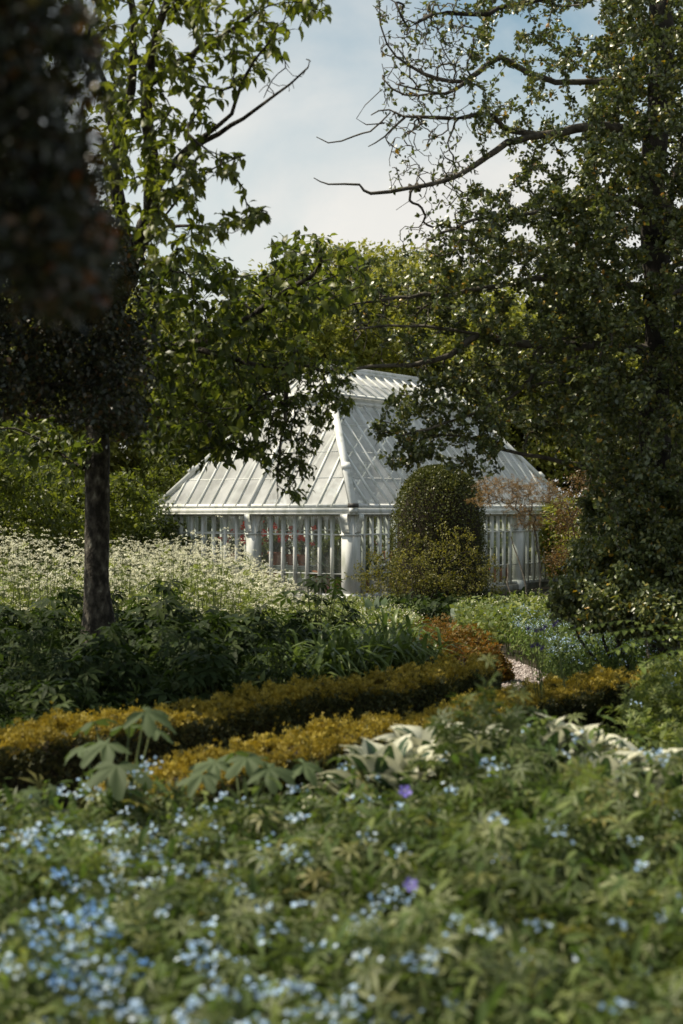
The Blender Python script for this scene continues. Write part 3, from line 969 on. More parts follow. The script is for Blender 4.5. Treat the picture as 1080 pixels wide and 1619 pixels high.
BAY = {0: [0, W / 2, W], 1: [0, Lg / 4, Lg / 2, 3 * Lg / 4, Lg]}
BAY[2], BAY[3] = BAY[0], BAY[1]
NB = [14, 24, 6, 8]
for k in range(4):
    roof(k, S0, S1, EZ, SL, NB[k], .045, [.35, .85, 1.4], names[k], BAY[k][1:-1])
    roof(k, 1.72, W / 2 - .02, 4.62, .72, NB[k], .045, [2.3], 'lantern_roof')
hipz = lambda s: EZ + (s - S0) * SL
for ca, cb, sa, sb in ((0, 0, 1, 1), (Lg, 0, -1, 1), (0, W, 1, -1), (Lg, W, -1, -1)):
    q = lambda s, z: (ca + sa * s, cb + sb * s, z)
    b = MB()
    b.bar(q(S0 + .02, hipz(S0) + .05), q(S1, hipz(S1) + .05), .17, .12)
    b.bar(q(.42, hipz(.42) + .12), q(.52, hipz(.52) + .12), .2, .1)
    b.out('hip_rafter', M['white'], gh, world=False)
    b = MB()
    b.bar(q(1.74, 4.67), q(W / 2, 4.62 + (W / 2 - 1.72) * .72 + .05), .12, .08)
    b.out('lantern_hip', M['white'], gh, world=False)
    b = MB()
    b.box((ca + sa * S0 - .09, cb + sb * S0 - .09, EZ + .005), (ca + sa * S0 + .09, cb + sb * S0 + .09, EZ + .1))
    b.out('corner_cap', M['lead'], gh, world=False)
rz_ = 4.62 + (W / 2 - 1.72) * .72
b = MB()
b.bar((W / 2 - .1, W / 2, rz_ + .06), (Lg - W / 2 + .1, W / 2, rz_ + .06), .14, .1)
b.out('ridge', M['white'], gh, world=False)
# clerestory under the lantern
zl0 = hipz(S1)
for k in range(4):
    b = MB()
    Lk = LEN[k]
    for z, h, w in ((zl0 + .06, .14, .12), (4.70, .08, .1)):
        b.bar(side(k, S1 + .06, S1 + .02, z), side(k, Lk - S1 - .06, S1 + .02, z), w, h)
    m = int((Lk - 2 * S1) / .46)
    for i in range(m + 1):
        t = S1 + .06 + (Lk - 2 * S1 - .12) * i / m
        b.bar(side(k, t, S1 + .02, zl0 + .13), side(k, t, S1 + .02, 4.66), .05, .06, np.array(side(k, 0, 1, 0)) - np.array(side(k, 0, 0, 0)))
    f = b.out('clerestory', M['white'], gh, world=False)
    g = MB()
    g.quad(side(k, S1, S1 + .03, zl0 + .12), side(k, Lk - S1, S1 + .03, zl0 + .12), side(k, Lk - S1, S1 + .03, 4.66), side(k, S1, S1 + .03, 4.66))
    g.out('glazing', M['glass_wall'], f, world=False)

# gutters
for k in range(4):
    b = MB()
    Lk = LEN[k]
    b.bar(side(k, -.3, -.2, 1.735), side(k, Lk + .3, -.2, 1.735), .1, .11)
    b.bar(side(k, -.245, -.245, 1.655), side(k, Lk + .245, -.245, 1.655), .05, .035)
    b.bar(side(k, -.1, -.02, 1.69), side(k, Lk + .1, -.02, 1.69), .2, .1)
    b.out('gutter', M['white'], gh, world=False)

# walls: plinth, posts with brackets, windows
for k in range(4):
    Lk = LEN[k]
    b = MB()
    p0, p1 = side(k, -.1, -.08, -.6), side(k, Lk + .1, .1, -.3)
    if k in (1, 3): p0, p1 = side(k, .1, -.08, -.6), side(k, Lk - .1, .1, -.3)
    b.box(np.minimum(p0, p1), np.maximum(p0, p1))
    b.out('plinth', M['render'], gh, world=False)
    for j in range(len(BAY[k]) - 1):
        t0, t1 = BAY[k][j], BAY[k][j + 1]
        n = 6
        b = MB()
        ax = np.array(side(k, 0, 1, 0)) - np.array(side(k, 0, 0, 0))
        for i in range(1, n + 1):
            t = t0 + .17 + (t1 - t0 - .34) * i / (n + 1)
            b.bar(side(k, t, 0, -.28), side(k, t, 0, 1.64), .062, .08, ax)
        for z, w in ((-.26, .08), (.25, .022), (1.17, .035), (1.62, .05)):
            b.bar(side(k, t0 + .12, .012, z), side(k, t1 - .12, .012, z), .05, w)
        f = b.out('window', M['white'], gh, world=False)
        g = MB()
        g.quad(side(k, t0 + .1, .02, -.28), side(k, t1 - .1, .02, -.28), side(k, t1 - .1, .02, 1.62), side(k, t0 + .1, .02, 1.62))
        g.out('pane', M['glass_wall'], f, world=False)
done = set()
for k in range(4):
    for t in BAY[k]:
        a, bb, _ = side(k, t, 0, 0)
        key = (round(a, 2), round(bb, 2))
        if key in done: continue
        done.add(key)
        corner = (t in (0, LEN[k]))
        w = .16 if corner else .13
        m = MB()
        m.box((a - w, bb - w, -.55), (a + w, bb + w, 1.645))
        m.box((a - w - .02, bb - w - .02, -.55), (a + w + .02, bb + w + .02, -.2))
        po = m.out('corner_post' if corner else 'post', M['white'], gh, world=False)
        m = MB()
        # scrolled console brackets on the outward faces
        for dx, dy in ((-1, 0), (0, -1), (1, 0), (0, 1)):
            prof = [(0.0, 1.645), (.14, 1.645), (.14, 1.53), (.09, 1.46), (.1, 1.38), (.06, 1.30), (.07, 1.24), (0.0, 1.2)]
            hw = w * .62
            pv = []
            for sgn in (-1, 1):
                for r, z in prof:
                    rr = w + .002 + r
                    if dx: pv.append((a + dx * rr, bb + sgn * hw, z))
                    else: pv.append((a + sgn * hw, bb + dy * rr, z))
            n = len(prof)
            Q = [(i, (i + 1) % n, n + (i + 1) % n, n + i) for i in range(n)]
            T_ = [(0, i, i + 1) for i in range(1, n - 1)] + [(n, n + i + 1, n + i) for i in range(1, n - 1)]
            m.add(pv, Q, T_)
        m.box((a - w - .025, bb - w - .025, 1.15), (a + w + .025, bb + w + .025, 1.185))
        m.out('bracket', M['white'], po, world=False)
b = MB()
b.quad((-.05, -.05, FLOOR), (Lg, -.05, FLOOR), (Lg, W, FLOOR), (-.05, W, FLOOR))
b.out('floor_paving', M['paving'], gh, world=False)
ca_, sa_ = math.cos(GA), math.sin(GA)


def gw(a, b, z):
    return np.array([GC[0] + a * ca_ - b * sa_, GC[1] + a * sa_ + b * ca_, z])


def bench(label, a0, a1, b0, b1):
    c = gw((a0 + a1) / 2, (b0 + b1) / 2, FLOOR)
    r = thing('plant_bench', label, 'bench', tuple(c), rz=GA)
    ha, hb = (a1 - a0) / 2, (b1 - b0) / 2
    m = MB()
    long_a = ha > hb
    for i in range(5):
        if long_a: m.box((-ha, -hb + 2 * hb * i / 5 + .01, .78), (ha, -hb + 2 * hb * (i + 1) / 5 - .01, .81))
        else: m.box((-ha + 2 * ha * i / 5 + .01, -hb, .78), (-ha + 2 * ha * (i + 1) / 5 - .01, hb, .81))
    m.box((-ha + .03, -hb + .03, .7), (ha - .03, hb - .03, .775))
    m.out('tabletop', M['white'], r, world=False)
    for sx in (-1, 1):
        for sy in (-1, 1):
            m = MB()
            x, y = sx * (ha - .08), sy * (hb - .08)
            m.box((x - .035, y - .035, 0), (x + .035, y + .035, .698))
            m.out('leg', M['white'], r, world=False)


bench('slatted white bench of potted red flowers inside the left glass wall', .5, 1.3, 1.6, 5.2)
bench('slatted white bench along the long glass wall inside the greenhouse', 1.6, 7.0, .5, 1.2)


def potted(name, label, flower, group, seed, kind='geranium'):
    rg = np.random.default_rng(seed)
    r = thing(name, label, 'potted plant', (0, 0, 0), group)
    m = MB()
    m.lathe([(.0, 0), (.1, 0), (.145, .22), (.165, .22), (.165, .27), (.145, .27), (.14, .24), (0, .24)])
    m.out('pot', M['terracotta'], r, world=False, smooth=False)
    if kind == 'agave':
        V, F_ = [], []
        for i in range(34):
            a = i * 2.4; e = R(85 - i * 2.0)
            L = rg.uniform(.5, .75)
            d = np.array([math.cos(a) * math.cos(e), math.sin(a) * math.cos(e), math.sin(e)])
            sdir = np.array([-math.sin(a), math.cos(a), 0])
            pts = [(np.array([0, 0, .24]) + d * L * s + np.array([d[0], d[1], -.2]) * .25 * s * s * L) for s in (0, .3, .65, 1)]
            ws = [.035, .045, .03, .002]
            up = np.cross(sdir, d)
            b0 = len(V)
            for p, w in zip(pts, ws): V += [p - sdir * w + up * w * .5, p, p + sdir * w + up * w * .5]
            for q in range(3):
                for c in range(2): F_.append((b0 + q * 3 + c, b0 + q * 3 + c + 1, b0 + q * 3 + c + 4, b0 + q * 3 + c + 3))
        build('leaves', V, [np.array(F_)], M['agave'], r, world=False)
        return r
    u = randu(160, rg)
    pos = np.array([0, 0, .5]) + u * (.24, .24, .26) * rg.uniform(.3, 1, (160, 1))
    V, f, _ = scatter(T_palm(7, 300, .2, droop=.05, low=.9), pos, rg.normal(size=(160, 3)), rg.normal(0, .4, (160, 3)) + (0, 0, 1), rg.uniform(.03, .055, 160))
    v2, f2 = tubes([(np.array([(0, 0, .23), p * .6 + (0, 0, .15), p]), [.006, .005, .003]) for p in pos[:40]], 4)
    build('foliage', V, f, M['ground_leaf'], r, world=False)
    build('stems', v2, f2, M['stem'], r, world=False)
    if flower:
        cs = np.array([0, 0, .72]) + rg.normal(0, 1, (8, 3)) * (.15, .15, .1)
        pos = np.repeat(cs, 26, 0) + randu(208, rg) * .055
        V, f, _ = scatter(T_disc(5), pos, rg.normal(size=(208, 3)), pos - np.repeat(cs, 26, 0), rg.uniform(.03, .045, 208))
        build('flowers', V, f, M['red'], r, world=False)
    return r


pg = potted('potted_geranium', 'terracotta pot of bright red geraniums on the bench behind the left glass wall', True, 'red flowers in pots inside the greenhouse', 51)
spots = [(.8, 3.45, .392, 1.1), (.7, 2.75, .392, 1.2), (.85, 2.35, .392, 1.0), (.75, 1.95, .392, 1.0), (.9, 4.3, .392, 1.0), (1.1, 3.05, .392, 1.0)]
for i, (a, bb, z, s) in enumerate(spots):
    w = gw(a, bb, z)
    if i == 0:
        pg.location = w; pg.scale = (s, s, s)
    else:
        copy_tree(pg, tuple(w), i * 1.1, s)
flo = [(.55, .85, FLOOR, .62), (.35, .45, FLOOR, .55), (.45, 1.25, FLOOR, .6), (1.0, .4, FLOOR, .6), (2.2, .8, .392, .8), (3.6, .8, .392, .9)]
for i, (a, bb, z, s) in enumerate(flo):
    copy_tree(pg, tuple(gw(a, bb, z)), i * 1.7, s, 'terracotta pot of red geraniums low behind the corner post of the greenhouse' if i < 4 else 'terracotta pot of red geraniums on the bench along the long glass wall')
ag = potted('potted_agave', 'dark spiky agave in a pot behind the glass left of the corner post', False, 'spiky plants inside the greenhouse', 53, 'agave')
ag.location = gw(1.0, 1.15, FLOOR + .1); ag.scale = (1.5,) * 3
for i, (a, bb, z, s) in enumerate([(.95, .35, FLOOR + .1, 1.5), (5.0, .8, .392, .9)]):
    copy_tree(ag, tuple(gw(a, bb, z)), i + 1, s, ['dark spiky agave in a pot right behind the corner post', 'dark spiky agave on the bench along the long glass wall'][i])
pf = potted('potted_foliage_plant', 'leafy green pot plant standing inside the greenhouse', False, 'green pot plants inside the greenhouse', 57)
pf.location = gw(3.2, 3.0, FLOOR); pf.scale = (2.2,) * 3
for i, (a, bb, z, s) in enumerate([(4.5, 3.4, FLOOR, 2.4), (2.4, 4.4, FLOOR, 2.0), (6, 2.6, FLOOR, 2.3), (7.6, 3.2, FLOOR, 2.5), (9, 2.4, FLOOR, 2.2), (2.8, 1.9, FLOOR, 1.8), (1.9, .8, .392, 1.1), (2.9, .8, .392, 1.2), (4.3, .8, .392, 1.1), (5.8, .8, .392, 1.2), (9.0, 1.0, FLOOR, 1.9)]):
    copy_tree(pf, tuple(gw(a, bb, z)), i * .9, s)

# ---------------------------------------------------------------- topiary dome and shrubs in front of the greenhouse
def topiary():
    rg = np.random.default_rng(61)
    c = P(694, 809, 30.3); x, y = c[0], c[1]
    g = float(gz(x, y))
    root = thing('topiary_dome', 'clipped dome of dense dark yellow-green topiary in front of the greenhouse', 'topiary', (x, y, g))
    top = 2.68 - g
    def rad(h):
        t = np.clip(h / top, 0, 1)
        return np.where(t < .62, 1.02 - .12 * t, (1.02 - .12 * .62) * np.sqrt(np.clip(1 - ((t - .62) / .38) ** 2, 0, 1)))
    m = MB()
    hs = np.linspace(0, top * .985, 24)
    m.lathe([(max(.01, float(rad(h)) - .07), h - .03) for h in hs], (x, y, g), 28)
    m.out('twig_core', M['twig_core'], root)
    n = 26000
    h = np.concatenate([rg.uniform(.1, top, n * 2 // 3), top - np.abs(rg.normal(0, .35, n // 3 + 1))])
    h = h[:n]
    a = rg.uniform(0, 2 * math.pi, len(h))
    lump = .04 * np.sin(a * 5 + h * 3) + .03 * np.sin(a * 11 - h * 6)
    r = rad(h) + lump * .9 + rg.normal(0, .03, len(h)) + (rg.uniform(size=len(h)) < .04) * rg.uniform(0, .12, len(h))
    pos = np.stack([x + r * np.cos(a), y + r * np.sin(a), g + h], 1)
    cap = rg.uniform(0, 1, 4000) ** .5 * .5
    a2 = rg.uniform(0, 2 * math.pi, 4000)
    nrmv = pos - np.array([x, y, g + top * .5])
    nrmv[:, 2] *= .5
    nrmv = nrm(nrmv)
    V, f, _ = scatter(T_small(.3, .06), pos, rg.normal(0, .8, pos.shape) + nrmv * .6 + (0, 0, .2), nrmv + rg.normal(0, .5, pos.shape), rg.uniform(.035, .06, len(pos)))
    build('foliage', V, f, M['box'], root)


topiary()


def PD(px, py, d): return P(px, py, d)


g28 = float(gz(0, 28))
c = P(668, 890, 28)
bl = [(P(585, 915, 28), (.35, .45, .35)), (P(780, 915, 28), (.3, .4, .3)), (P(608, 905, 28), (.4, .45, .4)), (P(650, 890, 28), (.45, .5, .42)), (P(700, 860, 28.2), (.42, .45, .35)), (P(690, 905, 27.7), (.6, .5, .4)), (P(748, 885, 28.2), (.4, .4, .35)), (P(590, 880, 28.2), (.2, .3, .2)), (P(735, 845, 28.2), (.2, .3, .16)), (P(660, 850, 28.2), (.2, .3, .14)), (P(640, 925, 27.8), (.5, .5, .3)), (P(735, 925, 28), (.4, .4, .28)), (P(768, 905, 28), (.2, .3, .25))]
cloud_tree('loose_shrub', 'loose yellow-green twiggy shrub growing below the clipped dome', 'shrub', (c[0], 28, g28), bl, 7000, (.03, .06), 'loose', .02, seed=71, stems=7, targets=420, shell=.15, clump=.12, out=1.45, stem_top=P(670, 900, 28), up=.5)

bl = [(P(800, 780, 27), (.42, .4, .3)), (P(850, 775, 27), (.4, .4, .28)), (P(775, 765, 27.2), (.3, .3, .22)), (P(825, 800, 26.8), (.35, .35, .22)), (P(880, 790, 27), (.3, .3, .22)), (P(765, 790, 27), (.25, .25, .2)), (P(840, 825, 27), (.35, .35, .2))]
c = P(838, 900, 27)
cloud_tree('copper_maple', 'airy coppery-pink small maple with thin bare stems before the right glass wall', 'tree', (c[0], 27, float(gz(0, 27))), bl, 3000, (.03, .055), 'copper', .022, 'bark_holly', seed=79, stems=3, targets=260, shell=.2, clump=.14, out=1.3, stem_top=P(826, 850, 27), up=.5, tpl=T_palm(5, 220, .1, low=.6))
bl = [(P(905, 850, 22), (.42, .5, .55)), (P(930, 800, 22), (.4, .5, .45)), (P(890, 885, 22), (.3, .4, .3)), (P(950, 870, 22), (.4, .5, .4)), (P(885, 820, 22), (.24, .3, .3)), (P(930, 760, 22), (.35, .4, .25))]
c = P(925, 960, 22)
cloud_tree('bronze_shrub', 'bronze-brown leaved shrub between the copper maple and the holly', 'shrub', (c[0], 22, float(gz(0, 22))), bl, 4500, (.03, .055), 'bronze', .02, seed=75, stems=5, targets=260, shell=.3, up=.5)
# holly suckers low at right
bl = [(P(1010, 870, 12.6), (.32, .5, .35)), (P(960, 900, 12.4), (.28, .4, .25)), (P(1050, 900, 12.6), (.35, .5, .35)), (P(1000, 800, 13), (.3, .5, .35)), (P(1080, 820, 13), (.4, .5, .45)), (P(950, 840, 13.2), (.25, .3, .3)), (P(1020, 930, 12.3), (.3, .4, .22)), (P(915, 925, 13.0), (.2, .2, .15)), (P(940, 950, 12.3), (.34, .4, .22)), (P(985, 965, 12.1), (.34, .4, .2)), (P(1075, 985, 12.0), (.3, .4, .2)), (P(900, 955, 12.6), (.2, .3, .16)), (P(1040, 960, 12.2), (.35, .4, .2))]
c = P(1010, 970, 12.7)
cloud_tree('holly_bush', 'dense dark glossy holly bush under the holly trunk at right', 'shrub', (c[0], 12.7, 0), bl, 52000, (.036, .062), 'holly', .02, seed=77, stems=5, targets=420, shell=.3, up=.5, tpl=T_ovate(.25, .07, -.05))


# ---------------------------------------------------------------- clipped golden hedges
def hedge(name, label, line, width, height, seed, dens=4200, rounded=.5):
    rg = np.random.default_rng(seed)
    p = smooth_path([(a, b, 0) for a, b in line], .08)
    p[:, 2] = gz(p[:, 0], p[:, 1])
    mid = p[len(p) // 2]
    root = thing(name, label, 'hedge', tuple(mid))
    t = nrm(np.gradient(p, axis=0)); s = np.stack([t[:, 1], -t[:, 0], 0 * t[:, 0]], 1)
    n = len(p)
    hv = height * (1 + .07 * np.sin(np.arange(n) * .13 + seed) + .05 * np.sin(np.arange(n) * .31))
    # cross-section: superellipse arch, param 0..1
    def sect(u, hh):
        a = math.pi * u
        c_, s_ = np.cos(a), np.sin(a)
        e = .42
        return np.sign(c_) * np.abs(c_) ** e * width / 2, np.abs(s_) ** e * hh
    us = np.linspace(0, 1, 15)
    V = []
    for i in range(n):
        for u in us:
            w_, h_ = sect(np.array(u), hv[i])
            V.append(p[i] + s[i] * w_ * .86 + np.array([0, 0, h_ * .9]))
    i = (np.arange(n - 1)[:, None] * 15 + np.arange(14)[None, :]).ravel()
    Q = np.stack([i, i + 1, i + 16, i + 15], 1)
    caps = []
    for b in (0, (n - 1) * 15):
        caps += [(b, b + k, b + k + 1) for k in range(1, 14)]
    build('twig_core', V, [Q, np.array(caps)], M['twig_core'], root)
    seglen = np.linalg.norm(np.diff(p, axis=0), axis=1)
    Ltot = seglen.sum()
    m = int(Ltot * (width + 2 * height) * dens)
    fi = rg.uniform(0, n - 1.001, m)
    i0 = fi.astype(int); fr = (fi - i0)[:, None]
    q = p[i0] * (1 - fr) + p[i0 + 1] * fr
    sd = s[i0]
    u = rg.uniform(.01, .99, m)
    w_, h_ = sect(u, hv[i0])
    lump = .025 * np.sin(fi * .9 + u * 9) + .02 * np.sin(fi * 2.1 - u * 17)
    out = rg.normal(.0, .014, m) + lump * .7 + (rg.uniform(size=m) < .03) * rg.uniform(0, .06, m)
    k = 1 + out / (height * .8)
    pos = q + sd * (w_ * k)[:, None] + np.stack([0 * u, 0 * u, h_ * k], 1)
    # ends
    nm = sd * (np.cos(math.pi * u) * .8)[:, None] + np.stack([0 * u, 0 * u, np.sin(math.pi * u)], 1)
    me = m // 40
    for e, sg in ((0, -1), (n - 1, 1)):
        uu = rg.uniform(0, 1, me); rr = rg.uniform(0, 1, me) ** .5
        w2, h2 = sect(uu, hv[e])
        pe = p[e] + s[e] * (w2 * rr)[:, None] + np.stack([0 * uu, 0 * uu, h2 * rr], 1) + t[e] * sg * (.03 + .08 * (1 - rr))[:, None]
        pos = np.concatenate([pos, pe]); nm = np.concatenate([nm, np.repeat((t[e] * sg)[None], me, 0)])
        u = np.concatenate([u, uu * .3])
    nm = nrm(nm)
    xd = nm * .7 + rg.normal(0, .45, pos.shape) + (0, 0, .35)
    # new golden growth covers the clipped top, olive side leaves darkened to paint in shade
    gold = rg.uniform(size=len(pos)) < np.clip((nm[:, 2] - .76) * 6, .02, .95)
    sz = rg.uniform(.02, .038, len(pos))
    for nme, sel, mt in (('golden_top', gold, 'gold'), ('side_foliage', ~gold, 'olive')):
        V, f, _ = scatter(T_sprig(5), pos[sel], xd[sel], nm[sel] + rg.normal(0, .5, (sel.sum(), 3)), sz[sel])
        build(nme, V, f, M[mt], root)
    return root


hedge('clipped_hedge', 'low clipped golden-topped hedge nearer the camera, behind the big lobed leaves', [(-1.05, 6.9), (-.75, 7.35), (-.4, 8.0), (.2, 8.8), (.75, 9.5), (1.25, 10.4), (1.75, 11.0), (2.35, 11.4)], .6, .34, 81)
hedge('clipped_hedge', 'longer clipped golden hedge in front of the dark leafy perennials', [(-2.9, 7.0), (-1.9, 8.0), (-1.0, 9.35), (-.3, 10.05), (.4, 10.6), (.95, 11.5), (1.05, 12.6)], .55, .42, 82)


# rusty gold spiraea mounds beside the path
def mound(name, label, x, y, r, h, mat, size, n, seed, tpl, group=None, cat='shrub', up=.6, inner=.5, stem='stem'):
    rg = np.random.default_rng(seed)
    g = float(gz(x, y))
    root = thing(name, label, cat, (x, y, g), group)
    u = randu(n, rg); u[:, 2] = np.abs(u[:, 2])
    k = rg.uniform(inner, 1, (n, 1))
    lump = 1 + .16 * np.sin(u[:, :1] * 7 + seed) * np.cos(u[:, 1:2] * 6 + seed)
    pos = np.array([x, y, g + .03]) + u * (r, r, h) * k * lump
    xd = u * .6 + rg.normal(0, .5, (n, 3))
    nm = u * .4 + rg.normal(0, .4, (n, 3)) + (0, 0, up)
    V, f, mi = scatter(tpl, pos, xd, nm, rg.uniform(size[0], size[1], n))
    build('foliage', V, f, mat if isinstance(mat, list) else M[mat], root, mi)
    st = []
    for q in pos[::max(1, n // 60)]:
        b = np.array([x, y, g - .02]) + (q - (x, y, g)) * (.25, .25, 0)
        st.append((np.array([b, b * .4 + q * .6 + (0, 0, .05), q]), [.006, .005, .003]))
    V, f = tubes(st, 4)
    build('stems', V, f, M[stem], root)
    return root


for i, (px, d, r, h, lab) in enumerate([
        (705, 14.6, .34, .5, 'rust-gold leafy shrub nearest the path between the strap-leaved clump and the blue flowers'),
        (655, 16.8, .4, .46, 'rust-orange low shrub just behind the strap-leaved clump'),
        (735, 17.0, .42, .45, 'orange-tinted low shrub behind the hedge end near the path bend'),
        (690, 20.5, .7, .4, 'reddish-gold low shrub in front of the loose shrub and dome'),
        (610, 20, .4, .35, 'small rusty shrub below the corner post of the greenhouse'),
        (775, 14.2, .22, .4, 'small dark-gold shrub at the edge of the gravel')]):
    mound('spiraea_shrub', lab, (px - 540) / F * d, d, r, h * .85, 'rust', (.03, .06), 2000, 500 + i, T_sprig(5, .16), 'rusty golden shrubs by the path', stem='bark_holly', inner=.15)

# ---------------------------------------------------------------- dark perennials behind the far hedge
def perennial(seed, n=110, h=.72, size=(.1, .17)):
    rg = np.random.default_rng(seed)
    r = thing('leafy_perennial', 'dark green leafy perennial with deeply divided leaves behind the far golden hedge', 'plant', (0, 0, 0), 'dark leafy perennials behind the far hedge')
    a = rg.uniform(0, 2 * math.pi, n); q = rg.uniform(0, 1, n) ** .6 * .36
    hh = h * (1 - .5 * (q / .36) ** 2) * rg.uniform(.45, 1.08, n)
    pos = np.stack([q * np.cos(a), q * np.sin(a), hh], 1)
    out = np.stack([np.cos(a), np.sin(a), 0 * a - .25], 1)
    V, f, _ = scatter(T_palm(5, 190, .15, droop=.22, low=.75), pos, out + rg.normal(0, .35, (n, 3)), rg.normal(0, .3, (n, 3)) + (0, 0, 1), rg.uniform(*size, n))
    build('foliage', V, f, M['perennial'], r, world=False)
    V, f = tubes([(np.array([p * (.15, .15, 0), p * (.6, .6, .6), p]), [.006, .005, .003]) for p in pos[::2]], 4)
    build('stems', V, f, M['stem'], r, world=False)
    return r


pv = [perennial(601), perennial(602, 90, .85, (.09, .15)), perennial(603, 130, .6, (.1, .19))]
k = 0
rg = np.random.default_rng(611)
for row, (d, x0, x1, nn) in enumerate([(9.3, -2.6, -1.7, 3), (10.2, -2.8, -.75, 6), (11.2, -3.2, -.3, 8), (12.2, -3.4, -.2, 8), (13.2, -3.7, -.1, 8), (14.2, -4.0, .2, 8)]):
    for i in range(nn):
        x = x0 + (x1 - x0) * (i + rg.uniform(.1, .9)) / nn
        y = d + rg.normal(0, .25)
        if abs(x + 2.2) < .25 and abs(y - 13) < .35: x += .5
        if y < 8.4 - (x + .9) * -.9: pass
        s = rg.uniform(.8, 1.15) * (.8 if d < 10 else 1.1 if d > 11.5 else 1)
        if k < 3:
            pv[k].location = (x, y, float(gz(x, y))); pv[k].scale = (s,) * 3; pv[k].rotation_euler.z = rg.uniform(0, 6)
        else:
            copy_tree(pv[k % 3], (x, y, float(gz(x, y))), rg.uniform(0, 6), s)
        k += 1


# strap-leaved clumps (day lilies)
def straps(seed, n=85, h=.85):
    rg = np.random.default_rng(seed)
    r = thing('day_lily_clump', 'clump of long arching green strap leaves behind the middle of the far golden hedge', 'plant', (0, 0, 0), 'arching strap-leaved clumps')
    V, Q = [], []
    for i in range(n):
        a = rg.uniform(0, 2 * math.pi)
        b = np.array([rg.normal(0, .11), rg.normal(0, .11), 0])
        L = h * rg.uniform(.7, 1.15)
        o = np.array([math.cos(a), math.sin(a), 0]); sd = np.array([-math.sin(a), math.cos(a), 0])
        reach = rg.uniform(.15, .55) * L
        w = rg.uniform(.014, .024)
        tw = rg.normal(0, .3)
        b0 = len(V)
        m = 8
        for j in range(m):
            s = j / (m - 1)
            z = L * (1.55 * s - .75 * s ** 2.3 - .12 * s ** 4) * .95 if reach < .3 * L else L * (1.6 * s - 1.15 * s ** 2.2) * .95
            p = b + o * reach * s ** 1.7 * 1.2 + np.array([0, 0, z])
            ww = w * (1 - s ** 3) + .001
            sv = sd * math.cos(tw * s) + np.array([0, 0, 1]) * math.sin(tw * s)
            V += [p - sv * ww, p - np.array([o[0] * .0, o[1] * .0, ww * .5]), p + sv * ww]
        for j in range(m - 1):
            for c in range(2):
                Q.append((b0 + j * 3 + c, b0 + j * 3 + c + 1, b0 + j * 3 + c + 4, b0 + j * 3 + c + 3))
    build('leaves', V, [np.array(Q)], M['strap'], r, world=False)
    return r


st = [straps(621), straps(622, 100, .9)]
for i, (px, d, s) in enumerate([(470, 11.3, .9), (525, 11.6, 1.0), (580, 11.9, 1.0), (635, 12.2, .95), (560, 12.9, .95), (610, 13.3, 1.0), (500, 12.6, .95), (440, 12.2, .85), (660, 13.0, .85)]):
    x = (px - 540) / F * d
    if i < 2:
        st[i].location = (x, d, 0); s *= 1.1; st[i].scale = (s,) * 3
    else:
        copy_tree(st[i % 2], (x, d, float(gz(x, d))), i * .9, s * 1.1)
# pale low perennials at the hedge foot
lp = mound('leafy_perennial', 'low mid-green perennial at the back edge of the far golden hedge', -.55, 10.2, .26, .42, 'ground_leaf', (.07, .12), 90, 631, T_ovate(.2, .05, .2), 'low green perennials along the hedge', 'plant')
for i, (px, d, s) in enumerate([(330, 10.1, 1), (290, 9.9, .9), (225, 9.6, .9), (380, 10.6, 1.1), (170, 9.4, .8)]):
    copy_tree(lp, ((px - 540) / F * d, d, 0), i * 1.4, s)

# ---------------------------------------------------------------- drifts
def sample_ground(n, poly, rg):
    poly = np.array(poly, float)
    lo, hi = poly.min(0), poly.max(0)
    out = np.zeros((0, 2))
    while len(out) < n:
        q = rg.uniform(lo, hi, (n, 2))
        out = np.concatenate([out, q[inpoly(q, poly)]])
    return out[:n]


